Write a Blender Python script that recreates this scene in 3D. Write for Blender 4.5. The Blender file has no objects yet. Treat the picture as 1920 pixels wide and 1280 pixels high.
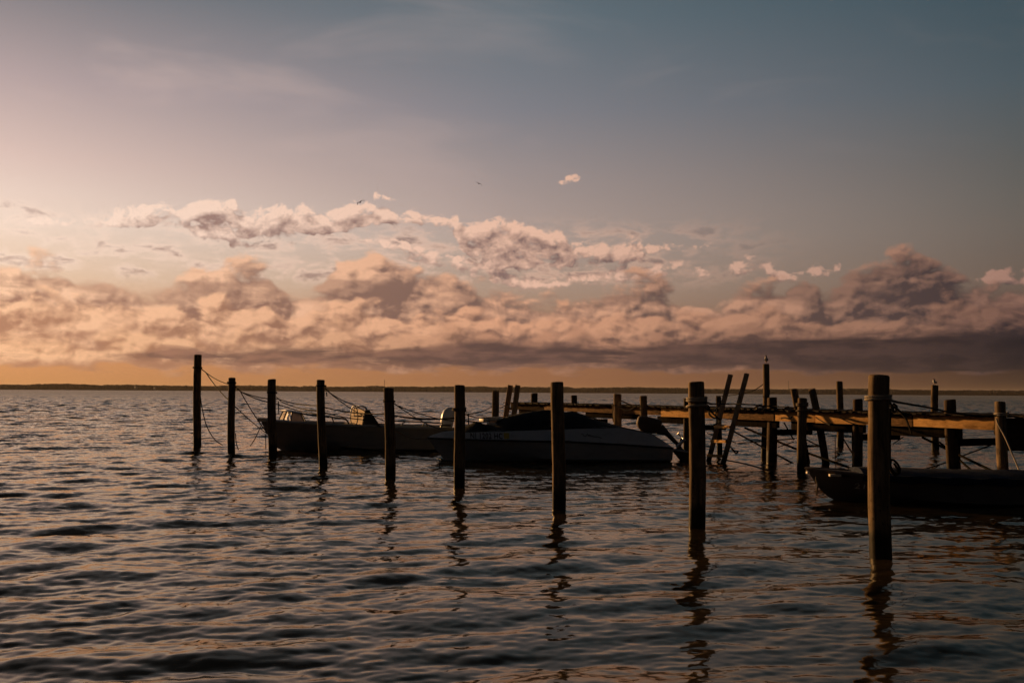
import bpy, bmesh, math, random
import numpy as np
from mathutils import Vector, Matrix

C = bpy.context.scene.collection
scene = bpy.context.scene
R = math.radians

# ------------------------------------------------------------------ camera
W, H, F = 1920.0, 1280.0, 1867.0            # photograph size and focal length in its pixels
CAM = Vector((0, 0, 2.1))
PITCH, ROLL = math.atan(94.8 / F), R(-0.34)
cam_d = bpy.data.cameras.new('camera')
cam_d.sensor_width = 36.0
cam_d.lens = 36.0 * F / W
cam_d.clip_start, cam_d.clip_end = 0.1, 30000
cam = bpy.data.objects.new('camera', cam_d)
C.objects.link(cam)
CAM_R = Matrix.Rotation(math.pi / 2 + PITCH, 3, 'X') @ Matrix.Rotation(-ROLL, 3, 'Z')
cam.matrix_world = Matrix.Translation(CAM) @ CAM_R.to_4x4()
scene.camera = cam

# ------------------------------------------------------------------ render / view
scene.render.engine = 'CYCLES'
scene.view_settings.view_transform = 'Standard'
scene.view_settings.look = 'None'
scene.view_settings.exposure = 0
scene.view_settings.gamma = 1
scene.cycles.max_bounces = 6
scene.cycles.diffuse_bounces = 2
scene.cycles.glossy_bounces = 4
scene.cycles.sample_clamp_indirect = 3.0
scene.cycles.caustics_reflective = False
scene.cycles.use_adaptive_sampling = True
scene.cycles.adaptive_threshold = 0.02
scene.cycles.adaptive_min_samples = 12
scene.cycles.use_denoising = True
scene.cycles.denoiser = 'OPENIMAGEDENOISE'
scene.cycles.denoising_input_passes = 'RGB_ALBEDO_NORMAL'
scene.cycles.denoising_prefilter = 'ACCURATE'

SUN_AZ, SUN_EL = -43.0, 7.0                  # degrees; azimuth left of the view direction

# ------------------------------------------------------------------ helpers: pixels of the photograph to points
def ray(px, py):
    return CAM_R @ Vector(((px - W / 2) / F, (H / 2 - py) / F, -1))
def P(px, py, Y):                                # point seen at a pixel, Y metres away
    d = ray(px, py); return CAM + d * (Y / d.y)
def onz(px, py, z=0.0):                          # point seen at a pixel at height z
    d = ray(px, py); return CAM + d * ((z - CAM.z) / d.z)

# ------------------------------------------------------------------ node helper
class Ex:
    def __init__(s, nt, sock): s.nt, s.k = nt, sock
    def _m(s, op, *o, clamp=False):
        n = s.nt.nodes.new('ShaderNodeMath'); n.operation = op; n.use_clamp = clamp
        for i, v in enumerate((s,) + o):
            if isinstance(v, Ex): s.nt.links.new(v.k, n.inputs[i])
            else: n.inputs[i].default_value = v
        return Ex(s.nt, n.outputs[0])
    def __add__(s, o): return s._m('ADD', o)
    __radd__ = __add__
    def __sub__(s, o): return s._m('SUBTRACT', o)
    def __rsub__(s, o): return (s * -1.0) + o
    def __mul__(s, o): return s._m('MULTIPLY', o)
    __rmul__ = __mul__
    def __truediv__(s, o): return s._m('DIVIDE', o)
    def mx(s, o): return s._m('MAXIMUM', o)
    def mn(s, o): return s._m('MINIMUM', o)
    def sqrt(s): return s._m('SQRT')
    def clamp(s): return s._m('ADD', 0.0, clamp=True)
    def step(s, lo, hi, kind='SMOOTHSTEP', a=0.0, b=1.0):
        n = s.nt.nodes.new('ShaderNodeMapRange'); n.interpolation_type = kind
        s.nt.links.new(s.k, n.inputs[0])
        for i, v in enumerate((lo, hi, a, b)): n.inputs[1 + i].default_value = v
        return Ex(s.nt, n.outputs[0])

def xyz(nt, x, y, z=0.0):
    n = nt.nodes.new('ShaderNodeCombineXYZ')
    for i, v in enumerate((x, y, z)):
        if isinstance(v, Ex): nt.links.new(v.k, n.inputs[i])
        else: n.inputs[i].default_value = v
    return Ex(nt, n.outputs[0])
def vm(nt, op, *o):
    n = nt.nodes.new('ShaderNodeVectorMath'); n.operation = op
    for i, v in enumerate(o):
        if isinstance(v, Ex): nt.links.new(v.k, n.inputs[i])
        else: n.inputs[i].default_value = v
    return Ex(nt, n.outputs['Value' if op in ('LENGTH', 'DOT_PRODUCT') else 'Vector'])
def noise(nt, vec, scale, detail=4.0, rough=0.5, lac=2.0, dist=0.0, out='Fac', kind='FBM', dim='3D'):
    n = nt.nodes.new('ShaderNodeTexNoise'); n.noise_dimensions = dim; n.noise_type = kind
    if vec is not None: nt.links.new(vec.k, n.inputs['Vector'])
    n.inputs['Scale'].default_value = scale; n.inputs['Detail'].default_value = detail
    n.inputs['Roughness'].default_value = rough; n.inputs['Lacunarity'].default_value = lac
    n.inputs['Distortion'].default_value = dist
    return Ex(nt, n.outputs[out])
def mixc(nt, f, a, b):
    n = nt.nodes.new('ShaderNodeMix'); n.data_type = 'RGBA'; n.clamp_factor = True
    for s, v in ((n.inputs[0], f), (n.inputs[6], a), (n.inputs[7], b)):
        if isinstance(v, Ex): nt.links.new(v.k, s)
        elif isinstance(v, (int, float)): s.default_value = v
        else: s.default_value = (*v, 1.0)
    return Ex(nt, n.outputs[2])
def lin(c):
    return tuple(((v / 255) / 12.92 if v / 255 <= 0.04045 else ((v / 255 + 0.055) / 1.055) ** 2.4) for v in c)
def ramp(nt, f, stops, interp='LINEAR'):
    n = nt.nodes.new('ShaderNodeValToRGB'); cr = n.color_ramp; cr.interpolation = interp
    stops = sorted(stops)
    while len(cr.elements) < len(stops): cr.elements.new(0.5)
    for e, (p, c) in zip(cr.elements, stops): e.position = p; e.color = (*c, 1.0)
    nt.links.new(f.k, n.inputs[0])
    return Ex(nt, n.outputs[0])

# ------------------------------------------------------------------ world: dusk sky with a bank of clouds
def build_sky():
    w = bpy.data.worlds.new('World'); scene.world = w; w.use_nodes = True
    nt = w.node_tree; nt.nodes.clear()
    tc = nt.nodes.new('ShaderNodeTexCoord')
    sp = nt.nodes.new('ShaderNodeSeparateXYZ'); nt.links.new(tc.outputs['Generated'], sp.inputs[0])
    X, Y, Z = (Ex(nt, sp.outputs[i]) for i in range(3))
    a = X._m('ARCTAN2', Y) * 57.29578            # azimuth, degrees right of north
    e = Z.mx(-1.0).mn(1.0)._m('ARCSINE') * 57.29578
    e = e.mx(0.0)
    t = (e / 90.0).sqrt()
    el = [0.4, 2, 4, 6, 8.7, 10.2, 12, 16, 21, 35, 90]
    def rp(cols): return ramp(nt, t, [(math.sqrt(x / 90), lin(c)) for x, c in zip(el, cols)])
    SKY = dict(
        far=[(235, 165, 95), (240, 170, 105), (240, 180, 130), (245, 200, 170), (245, 215, 192), (240, 210, 195), (225, 196, 186), (190, 172, 170), (130, 128, 130), (66, 66, 68), (28, 30, 33)],
        left=[(208, 144, 92), (220, 153, 104), (232, 174, 132), (240, 205, 176), (248, 222, 204), (240, 214, 200), (226, 198, 188), (186, 166, 166), (122, 122, 128), (60, 60, 63), (28, 30, 33)],
        mid=[(146, 98, 68), (160, 110, 80), (170, 130, 104), (175, 148, 130), (178, 158, 148), (175, 156, 149), (164, 149, 146), (132, 131, 138), (102, 115, 124), (50, 53, 57), (27, 29, 32)],
        right=[(54, 41, 37), (60, 45, 41), (92, 74, 65), (112, 96, 86), (110, 101, 94), (105, 100, 95), (98, 97, 95), (80, 92, 99), (62, 81, 91), (34, 38, 41), (25, 28, 31)],
        back=[(32, 31, 34), (32, 31, 34), (32, 32, 35), (32, 33, 36), (33, 34, 37), (33, 34, 38), (33, 35, 39), (33, 35, 39), (32, 34, 38), (29, 31, 34), (24, 26, 28)])
    K = {k: rp(v) for k, v in SKY.items()}
    w1 = a.step(-52, -27, 'LINEAR'); w2 = a.step(-27, 0, 'LINEAR'); w3 = a.step(0, 27, 'LINEAR')
    wb = a.step(28, 80).mx(a.step(-50, -100))
    def blend(f, l, m, r, b):
        c = mixc(nt, w1, f, l); c = mixc(nt, w2, c, m); c = mixc(nt, w3, c, r)
        return mixc(nt, wb, c, b)
    sky = blend(K['far'], K['left'], K['mid'], K['right'], K['back'])
    ns = nt.nodes.new('ShaderNodeTexSky'); ns.sky_type = 'NISHITA'; ns.sun_disc = False
    ns.sun_elevation = R(SUN_EL); ns.sun_rotation = R(SUN_AZ); ns.dust_density = 2.0; ns.air_density = 1.2
    nv = vm(nt, 'SCALE', Ex(nt, ns.outputs[0])); nv.k.node.inputs['Scale'].default_value = 0.02
    sky = mixc(nt, 0.08, sky, nv)

    # thin high streaks
    p0 = xyz(nt, a * 0.055, e * 0.22 + a * 0.012)
    st = noise(nt, p0, 1.0, 4, 0.55, dist=0.4, dim='2D')
    streak = blend(lin((240, 205, 190)), lin((232, 200, 188)), lin((176, 156, 152)), lin((124, 118, 116)), lin((50, 52, 58)))
    sky = mixc(nt, st.step(0.48, 0.78) * e.step(7, 11) * e.step(34, 14) * 0.30, sky, streak)

    p = xyz(nt, a, e)
    def azel(px, py):
        d = ray(px, py); return math.degrees(math.atan2(d.x, d.y)), math.degrees(math.atan2(d.z, math.hypot(d.x, d.y)))
    def rows(stops):                             # (px, py top, py bottom, weight) -> top, bottom and weight by azimuth
        n = nt.nodes.new('ShaderNodeValToRGB'); cr = n.color_ramp
        out = []
        for (px, y0, y1, wt) in stops:
            az, e0 = azel(px, y0); _, e1 = azel(px, y1); out.append(((az + 60) / 120, e0 / 20, e1 / 20, wt))
        while len(cr.elements) < len(out): cr.elements.new(0.5)
        for el_, (q, r_, g_, b_) in zip(cr.elements, out): el_.position = q; el_.color = (r_, g_, b_, 1)
        return n
    def band(pv, stops, soft_top, soft_bot):
        s2 = nt.nodes.new('ShaderNodeSeparateXYZ'); nt.links.new(pv.k, s2.inputs[0])
        aa, ee = Ex(nt, s2.outputs[0]), Ex(nt, s2.outputs[1])
        n = rows(stops); nt.links.new(((aa + 60.0) / 120.0).k, n.inputs[0])
        s3 = nt.nodes.new('ShaderNodeSeparateColor'); nt.links.new(n.outputs[0], s3.inputs[0])
        top, bot, wt = (Ex(nt, s3.outputs[i]) for i in range(3))
        up = ((top * 20.0 - ee) / soft_top + 0.5).clamp(); dn = ((ee - bot * 20.0) / soft_bot + 0.5).clamp()
        return up * dn * wt
    def puffs(vec, scale, detail, rough):
        n = nt.nodes.new('ShaderNodeTexVoronoi'); n.voronoi_dimensions = '2D'; n.feature = 'F1'
        n.inputs['Scale'].default_value = scale; n.inputs['Detail'].default_value = detail; n.inputs['Roughness'].default_value = rough
        nt.links.new(vec.k, n.inputs['Vector'])
        return 0.45 - Ex(nt, n.outputs['Distance'])
    def warp(pv, scale, detail, amt):
        wv = noise(nt, pv, scale, detail, 0.55, out='Color', dim='2D')
        return vm(nt, 'ADD', pv, vm(nt, 'MULTIPLY', vm(nt, 'SUBTRACT', wv, (.5, .5, .5)), amt))
    # ---- upper broken cumulus (azimuth, elevation, radii, weight)
    A1 = [(-400, 400, 440, .55), (0, 405, 430, .62), (80, 400, 425, .80), (170, 408, 425, .85), (240, 392, 430, 1), (300, 372, 428, 1), (335, 392, 432, 1), (375, 366, 446, 1), (430, 372, 452, 1), (470, 392, 448, 1),
          (560, 376, 442, 1), (600, 395, 445, 1), (640, 378, 438, 1), (720, 380, 428, 1), (750, 392, 420, .9), (800, 392, 425, .95), (840, 404, 430, .85), (880, 412, 490, .92), (930, 410, 512, 1), (990, 414, 506, .95), (1015, 430, 505, .95),
          (1050, 426, 505, 1), (1068, 450, 505, 1), (1130, 456, 500, .95), (1190, 448, 490, 1), (1255, 452, 470, .9), (1300, 462, 472, .72), (1365, 448, 458, .78), (1400, 460, 462, .1), (2300, 460, 462, .1)]
    A2 = [(-400, 480, 500, .8), (0, 486, 500, .82), (300, 488, 500, .82), (360, 500, 505, .2), (440, 445, 470, .8), (520, 455, 470, .75), (560, 450, 456, .82), (710, 442, 456, .85), (745, 440, 490, .85), (850, 470, 510, .9),
          (960, 505, 545, .95), (1060, 515, 540, .95), (1125, 505, 540, .9), (1140, 500, 535, .9), (1260, 490, 522, .95), (1320, 495, 525, .85), (1345, 500, 520, .2), (1368, 484, 522, .95), (1430, 476, 512, 1), (1462, 506, 532, .95),
          (1500, 500, 530, .95), (1572, 488, 515, .9), (1590, 510, 525, .3), (1770, 525, 538, .8), (1840, 510, 530, .8), (1870, 496, 540, 1), (1940, 485, 540, 1), (2300, 480, 540, 1)]
    A3 = [(685, 372, 374, 0), (700, 356, 378, 1), (718, 360, 376, 1), (730, 370, 384, .8), (745, 374, 384, .7), (755, 376, 378, 0), (1040, 340, 344, 0), (1056, 332, 352, .95), (1076, 318, 350, 1.05), (1092, 322, 340, .9), (1100, 330, 334, 0), (1750, 352, 356, 0), (1780, 348, 356, .75), (1815, 350, 357, .85), (1830, 352, 356, 0)]
    def split(pv):
        s2 = nt.nodes.new('ShaderNodeSeparateXYZ'); nt.links.new(pv.k, s2.inputs[0])
        return Ex(nt, s2.outputs[0]), Ex(nt, s2.outputs[1])
    def D1(pv):
        q = warp(pv, 0.8, 2, (0.7, 0.5, 0))
        f = noise(nt, vm(nt, 'MULTIPLY', q, (0.8, 1.2, 1)), 1.05, 7, 0.58, dim='2D')
        v = puffs(vm(nt, 'MULTIPLY', q, (0.9, 1.15, 1)), 1.15, 3.0, 0.55)
        m1 = band(pv, A1, 0.9, 0.6); m = m1.mx(band(pv, A2, 0.7, 0.5)).mx(band(pv, A3, 0.45, 0.45))
        return m + (f - 0.5) * 1.8 + v * 0.60 + m1 * 0.24 - 0.50, m
    d1, m1 = D1(p)
    d1l, _ = D1(vm(nt, 'ADD', p, (-0.34, 0.58, 0)))
    al1 = d1.step(-0.08, 0.34) * m1.step(0.05, 0.40)
    li1 = ((d1 - d1l) * 1.0 + 0.49 - d1.step(0.35, 1.0) * 0.34).clamp()
    c1l = blend(lin((255, 230, 212)), lin((254, 225, 205)), lin((230, 186, 162)), lin((160, 122, 107)), lin((60, 56, 60)))
    c1s = blend(lin((200, 160, 144)), lin((172, 138, 126)), lin((132, 106, 100)), lin((84, 72, 71)), lin((45, 44, 50)))
    vq = warp(xyz(nt, a * 0.45, e * 1.25), 0.6, 2, (0.9, 0.5, 0))
    vf = noise(nt, vq, 0.9, 6, 0.6, dim='2D')
    veil = vf.step(0.40, 0.66) * e.step(5.6, 6.6) * e.step(10.3, 8.6) * a.step(19, 4)
    c = mixc(nt, veil * 0.70, sky, mixc(nt, vf.step(0.55, 0.75), c1l, c1s))
    c = mixc(nt, al1, c, mixc(nt, li1, c1s, c1l))
    # ---- soft bank below: rows of billows one in front of the other
    A4 = [(-500, 470, 660, 1), (0, 495, 660, 1), (110, 492, 660, 1), (200, 505, 660, .95), (250, 530, 660, .9), (350, 530, 660, .95), (385, 500, 660, 1), (440, 484, 660, 1.05), (505, 505, 660, 1), (540, 545, 660, .9), (600, 530, 660, .95), (650, 500, 660, 1),
          (710, 475, 660, 1.05), (790, 486, 660, 1), (860, 505, 660, 1), (905, 545, 660, .95), (1000, 552, 660, .95), (1110, 545, 660, .95), (1165, 522, 660, 1), (1240, 520, 660, 1), (1310, 545, 660, .95), (1375, 558, 660, .98), (1430, 528, 660, 1.05),
          (1490, 528, 660, 1), (1545, 558, 660, .95), (1590, 520, 660, 1), (1640, 482, 660, 1.05), (1705, 462, 660, 1.1), (1760, 500, 660, 1.05), (1830, 535, 660, 1.0), (2400, 500, 660, 1.1)]
    A5 = [(-500, 545, 700, 1), (0, 560, 700, 1), (110, 545, 700, 1), (220, 540, 700, 1), (300, 570, 700, 1), (420, 545, 700, 1), (520, 575, 700, 1), (590, 540, 700, 1), (660, 560, 700, 1), (740, 570, 700, 1), (860, 560, 700, 1),
          (930, 585, 700, 1), (1060, 570, 700, 1), (1200, 560, 700, 1), (1290, 580, 700, 1), (1390, 555, 700, 1), (1500, 585, 700, 1), (1600, 575, 700, 1), (1720, 560, 700, 1), (1830, 540, 700, 1), (2400, 540, 700, 1)]
    A6 = [(-500, 600, 700, 1), (60, 590, 700, 1), (200, 605, 700, 1), (330, 590, 700, 1), (460, 612, 700, 1), (600, 596, 700, 1), (720, 606, 700, 1), (850, 592, 700, 1), (1000, 612, 700, 1), (1120, 606, 700, 1), (1300, 606, 700, 1), (1450, 596, 700, 1), (1650, 606, 700, 1), (1900, 590, 700, 1), (2400, 590, 700, 1)]
    foot = (e + (noise(nt, xyz(nt, a * 0.25, e * 0.9), 1.0, 4, 0.55, dim='2D') - 0.5) * 1.6).step(1.05, 1.65)
    def row(stops, off, sc, kv, kf, soft, shift, back, up):
        def D(pv):
            aa, ee = split(pv)
            n = rows(stops); nt.links.new(((aa + 60.0) / 120.0).k, n.inputs[0])
            s3 = nt.nodes.new('ShaderNodeSeparateColor'); nt.links.new(n.outputs[0], s3.inputs[0])
            h = (Ex(nt, s3.outputs[0]) * 20.0 - ee + up) * 0.75
            q = warp(vm(nt, 'ADD', pv, off), 0.5, 2, (0.9, 0.6, 0))
            f = noise(nt, vm(nt, 'MULTIPLY', q, (0.7, 1.1, 1)), 0.55 * sc, 9, 0.61, dim='2D')
            v = puffs(vm(nt, 'MULTIPLY', q, (0.62, 1.0, 1)), 0.50 * sc, 2.5, 0.5)
            return h.mn(1.6) + v * kv + (f - 0.5) * kf, h
        d, h = D(p); dl, _ = D(vm(nt, 'ADD', p, (-shift, shift * 0.9, 0))); df, _ = D(vm(nt, 'ADD', p, (-0.17, 0.20, 0)))
        al = d.step(-0.05, soft) * foot
        li = ((d - dl) * 0.62 + (d - df - 0.12) * 1.25 + 0.52 + (noise(nt, xyz(nt, a * 0.5 + off[0], e * 1.3), 1.0, 4, 0.55, dim='2D') - 0.5) * 0.7 - h.step(0.3, 1.5) * back).clamp()
        return al, li
    gloom = noise(nt, xyz(nt, a * 0.13 + 5.0, e * 0.8), 1.0, 4, 0.5, dim='2D').step(0.44, 0.60) * e.step(4.4, 5.4) * e.step(7.6, 6.4)
    far_l = lin((255, 205, 160)); far_s = lin((190, 135, 105)); bk_l = lin((52, 46, 50)); bk_s = lin((36, 35, 41))
    a1, l1 = row(A4, (0, 0, 0), 0.74, 1.2, 1.9, 0.40, 0.66, 0.34, 0.45)
    c = mixc(nt, a1 * 0.94, c, mixc(nt, (l1 * (1.0 - gloom * 0.50)), blend(far_s, lin((164, 120, 100)), lin((116, 90, 82)), lin((58, 49, 52)), bk_s), blend(far_l, lin((252, 202, 165)), lin((224, 168, 135)), lin((138, 102, 88)), bk_l)))
    a2, l2 = row(A5, (7.3, 2.1, 0), 0.90, 1.15, 1.9, 0.45, 0.60, 0.28, 0.15)
    c = mixc(nt, a2 * 0.92, c, mixc(nt, l2, blend(far_s, lin((186, 134, 104)), lin((118, 88, 78)), lin((50, 43, 47)), bk_s), blend(far_l, lin((255, 200, 158)), lin((218, 160, 126)), lin((120, 88, 76)), bk_l)))
    a3, l3 = row(A6, (-3.7, 5.9, 0), 1.10, 1.0, 1.7, 0.70, 0.52, 0.26, 0.0)
    c = mixc(nt, a3 * 0.88, c, mixc(nt, l3, blend(far_s, lin((190, 134, 100)), lin((116, 86, 75)), lin((46, 40, 44)), bk_s), blend(far_l, lin((255, 198, 152)), lin((192, 139, 110)), lin((92, 70, 65)), bk_l)))
    # ---- dark flat base
    pb = xyz(nt, a * 0.11, e * 0.80)
    fb = noise(nt, pb, 1.0, 7, 0.60, dist=0.35, dim='2D')
    fb2 = noise(nt, xyz(nt, a * 0.35 + 9.0, e * 1.5), 1.0, 5, 0.58, dim='2D')
    lo = a.step(-27, 27, 'LINEAR', 1.22, 1.02)
    prof = ((e - lo + (fb2 - 0.5) * 0.55) * 1.6).clamp() * (e - a.mn(30.0) * 0.022).step(3.7, 1.8)
    al3 = ((prof * 1.35 + (fb - 0.5) * 2.3 + a.mn(35.0) * 0.009 - 0.46) * 1.9).clamp() * prof.step(0.0, 0.35)
    c3s = blend(lin((165, 118, 92)), lin((134, 97, 82)), lin((84, 65, 62)), lin((34, 31, 35)), lin((30, 29, 33)))
    c3l = blend(lin((200, 142, 108)), lin((172, 123, 98)), lin((112, 83, 74)), lin((46, 39, 41)), lin((36, 34, 38)))
    c = mixc(nt, al3 * 0.95, c, mixc(nt, fb2.step(0.38, 0.66), c3s, c3l))
    bg = nt.nodes.new('ShaderNodeBackground'); nt.links.new(vm(nt, 'SCALE', c).k, bg.inputs[0])
    bg.inputs[0].links[0].from_node.inputs['Scale'].default_value = 10.0
    bg.inputs[1].default_value = 0.1
    out = nt.nodes.new('ShaderNodeOutputWorld'); nt.links.new(bg.outputs[0], out.inputs[0])
    w.cycles.sampling_method = 'MANUAL'; w.cycles.sample_map_resolution = 256
build_sky()

# ------------------------------------------------------------------ sun
sd = bpy.data.lights.new('sun', 'SUN'); sd.energy = 5.0; sd.angle = R(0.6); sd.color = (1.0, 0.53, 0.19)
sun = bpy.data.objects.new('sun', sd); C.objects.link(sun)
SUN_DIR = Vector((math.sin(R(SUN_AZ)) * math.cos(R(SUN_EL)), math.cos(R(SUN_AZ)) * math.cos(R(SUN_EL)), math.sin(R(SUN_EL))))
sun.rotation_euler = (-SUN_DIR).to_track_quat('-Z', 'Y').to_euler()
sun.location = (-40, 50, 30)

def tag(o, label=None, cat=None, group=None, kind=None):
    if label: o['label'] = label
    if cat: o['category'] = cat
    if group: o['group'] = group
    if kind: o['kind'] = kind
    return o

# ------------------------------------------------------------------ materials
MATS = {}
def mat(name, fn):
    m = bpy.data.materials.new(name); m.use_nodes = True
    nt = m.node_tree; b = nt.nodes['Principled BSDF']
    fn(nt, b); MATS[name] = m; return m
def geo_pos(nt):
    g = nt.nodes.new('ShaderNodeNewGeometry'); return Ex(nt, g.outputs['Position'])
def set_in(nt, b, name, v):
    if isinstance(v, Ex): nt.links.new(v.k, b.inputs[name])
    elif isinstance(v, tuple) and len(v) == 3: b.inputs[name].default_value = (*v, 1)
    else: b.inputs[name].default_value = v

# ------------------------------------------------------------------ water
def ocean_tile(N, L, lpeak, lmin, lmax, ang, spread, slope, seed):
    rng = np.random.default_rng(seed)
    k = np.fft.fftfreq(N, L / N) * 2 * np.pi
    kx, ky = np.meshgrid(k, k, indexing='ij')
    kk = np.hypot(kx, ky); kk[0, 0] = 1e-6
    S = kk ** -4.0 * np.exp(-1.2 * (2 * np.pi / lpeak / kk) ** 2)
    S *= (kk > 2 * np.pi / lmax) & (kk < 2 * np.pi / lmin)
    c = (kx * math.cos(ang) + ky * math.sin(ang)) / kk
    S *= (1 - spread) * np.abs(c) ** 6 + spread
    amp = np.sqrt(S) * (rng.normal(size=(N, N)) + 1j * rng.normal(size=(N, N)))
    amp[0, 0] = 0
    h = np.fft.ifft2(amp).real
    sx = np.fft.ifft2(1j * kx * amp).real; sy = np.fft.ifft2(1j * ky * amp).real
    s = slope / math.sqrt((sx ** 2 + sy ** 2).mean())
    dx = np.fft.ifft2(1j * kx / kk * amp).real; dy = np.fft.ifft2(1j * ky / kk * amp).real
    return [v * s for v in (h, dx, dy)]
def sample(tile, L, x, y):
    N = tile.shape[0]
    u = (x / L % 1.0) * N; v = (y / L % 1.0) * N
    i = np.floor(u).astype(int); j = np.floor(v).astype(int); fu = u - i; fv = v - j
    i %= N; j %= N; i1 = (i + 1) % N; j1 = (j + 1) % N
    return (tile[i, j] * (1 - fu) * (1 - fv) + tile[i1, j] * fu * (1 - fv) + tile[i, j1] * (1 - fu) * fv + tile[i1, j1] * fu * fv)

def build_water():
    rs = [1.2]
    while rs[-1] < 14000:
        r = rs[-1]
        st = 0.0042 * r if r < 260 else min(0.0042 * r * (r / 260) ** 0.5, 4.5) if r < 2700 else 0.12 * r
        rs.append(r + st + (0.05 if r < 5.5 else 0))
    rs = np.array(rs)
    fine = np.arange(-36, 36.001, 0.12)
    th = np.radians(np.concatenate([np.linspace(-180, -36, 73)[:-1], fine, np.linspace(36, 180, 73)[1:-1]]))
    Rr, T = np.meshgrid(rs, th, indexing='ij')
    x, y = Rr * np.sin(T), Rr * np.cos(T)
    z = np.zeros_like(x); ox = np.zeros_like(x); oy = np.zeros_like(x)
    for (N, L, lp, l0, l1, ang, sp, sl, seed, in0, in1, fade0, fade1) in WAVES:
        h, dx, dy = ocean_tile(N, L, lp, l0, l1, R(ang), sp, sl, seed)
        f = np.clip((fade1 - Rr) / (fade1 - fade0), 0, 1) * np.clip((Rr - in0) / (in1 - in0), 0, 1)
        ca, sa = math.cos(0.3 * seed), math.sin(0.3 * seed)
        u, v = x, y
        z += f * sample(h, L, u, v); ox += f * 0.9 * sample(dx, L, u, v); oy += f * 0.9 * sample(dy, L, u, v)
    lee = np.clip((x + 4.0) / 5.0, 0, 1) * np.clip((38 - y) / 12.0, 0, 1)          # calmer water in the lee of the pier
    z *= 1 - 0.48 * lee; ox *= 1 - 0.48 * lee; oy *= 1 - 0.48 * lee
    edge = (np.abs(T) < R(37)).astype(float)
    z *= 0.15 + 0.85 * edge; ox *= edge; oy *= edge
    nr, nth = x.shape
    co = np.empty((nr * nth + 1, 3), dtype=np.float32)
    co[:-1, 0] = (x - ox).ravel(); co[:-1, 1] = (y - oy).ravel(); co[:-1, 2] = z.ravel(); co[-1] = (0, 0, 0)
    i = np.arange(nr - 1)[:, None]; j = np.arange(nth)[None, :]; j1 = (j + 1) % nth
    quads = np.stack([np.broadcast_to(i * nth + j, (nr - 1, nth)), np.broadcast_to(i * nth + j1, (nr - 1, nth)),
                      np.broadcast_to((i + 1) * nth + j1, (nr - 1, nth)), np.broadcast_to((i + 1) * nth + j, (nr - 1, nth))], -1).reshape(-1, 4)
    jj = np.arange(nth)
    tris = np.stack([np.full(nth, nr * nth), jj, (jj + 1) % nth], -1)
    me = bpy.data.meshes.new('water')
    nq, ntr = len(quads), len(tris)
    me.vertices.add(len(co)); me.vertices.foreach_set('co', co.ravel())
    me.loops.add(nq * 4 + ntr * 3)
    me.loops.foreach_set('vertex_index', np.concatenate([quads.ravel(), tris.ravel()]).astype(np.int32))
    me.polygons.add(nq + ntr)
    me.polygons.foreach_set('loop_start', np.concatenate([np.arange(nq) * 4, nq * 4 + np.arange(ntr) * 3]).astype(np.int32))
    me.polygons.foreach_set('use_smooth', np.ones(nq + ntr, dtype=bool))
    me.update(calc_edges=True)
    me.materials.append(MATS['water'])
    o = bpy.data.objects.new('water', me); C.objects.link(o); o['kind'] = 'structure'
    return o

def m_water(nt, b):
    g = nt.nodes.new('ShaderNodeNewGeometry')
    pos = Ex(nt, g.outputs['Position']); nrm = Ex(nt, g.outputs['Normal'])
    dist = vm(nt, 'LENGTH', vm(nt, 'SUBTRACT', pos, tuple(CAM)))
    half = (0.5, 0.5, 0.5)
    n1 = vm(nt, 'SUBTRACT', noise(nt, vm(nt, 'MULTIPLY', pos, (1.0, 1.5, 1)), 5.5, 4, 0.6, out='Color'), half)
    n2 = vm(nt, 'SUBTRACT', noise(nt, vm(nt, 'MULTIPLY', pos, (0.8, 1.3, 1)), 1.3, 4, 0.6, out='Color'), half)
    n3 = noise(nt, vm(nt, 'MULTIPLY', pos, (0.3, 1.0, 1)), 0.035, 3, 0.6)       # gusts
    s1 = dist.step(8, 45, 'LINEAR', 0.12, 0.75) * n3.step(0.3, 0.7, 'LINEAR', 0.75, 1.25)
    s2 = dist.step(22, 110, 'LINEAR', 0.0, 0.45) * n3.step(0.3, 0.7, 'LINEAR', 0.75, 1.25)
    def scaled(v, s):
        n = vm(nt, 'SCALE', v); nt.links.new(s.k, n.k.node.inputs['Scale']); return n
    off = vm(nt, 'MULTIPLY', vm(nt, 'ADD', scaled(n1, s1), scaled(n2, s2)), (1, 1, 0))
    nn = vm(nt, 'NORMALIZE', vm(nt, 'ADD', nrm, off))
    # murky brown water under a smooth surface, a warm cast put into its reflection colour
    fr = nt.nodes.new('ShaderNodeFresnel'); fr.inputs['IOR'].default_value = 1.333; nt.links.new(nn.k, fr.inputs['Normal'])
    gl = nt.nodes.new('ShaderNodeBsdfGlossy'); gl.inputs['Color'].default_value = (1.0, 0.92, 0.80, 1); nt.links.new(dist.step(50, 500, 'LINEAR', 0.07, 0.30).k, gl.inputs['Roughness']); nt.links.new(nn.k, gl.inputs['Normal'])
    df = nt.nodes.new('ShaderNodeBsdfDiffuse'); df.inputs['Color'].default_value = (0.036, 0.026, 0.014, 1)
    mx = nt.nodes.new('ShaderNodeMixShader'); nt.links.new((Ex(nt, fr.outputs[0]) * dist.step(30, 300, 'LINEAR', 1.0, 0.62)).k, mx.inputs[0]); nt.links.new(df.outputs[0], mx.inputs[1]); nt.links.new(gl.outputs[0], mx.inputs[2])
    out = [n for n in nt.nodes if n.type == 'OUTPUT_MATERIAL'][0]
    nt.links.new(mx.outputs[0], out.inputs['Surface']); nt.nodes.remove(b)
mat('water', m_water)
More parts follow.
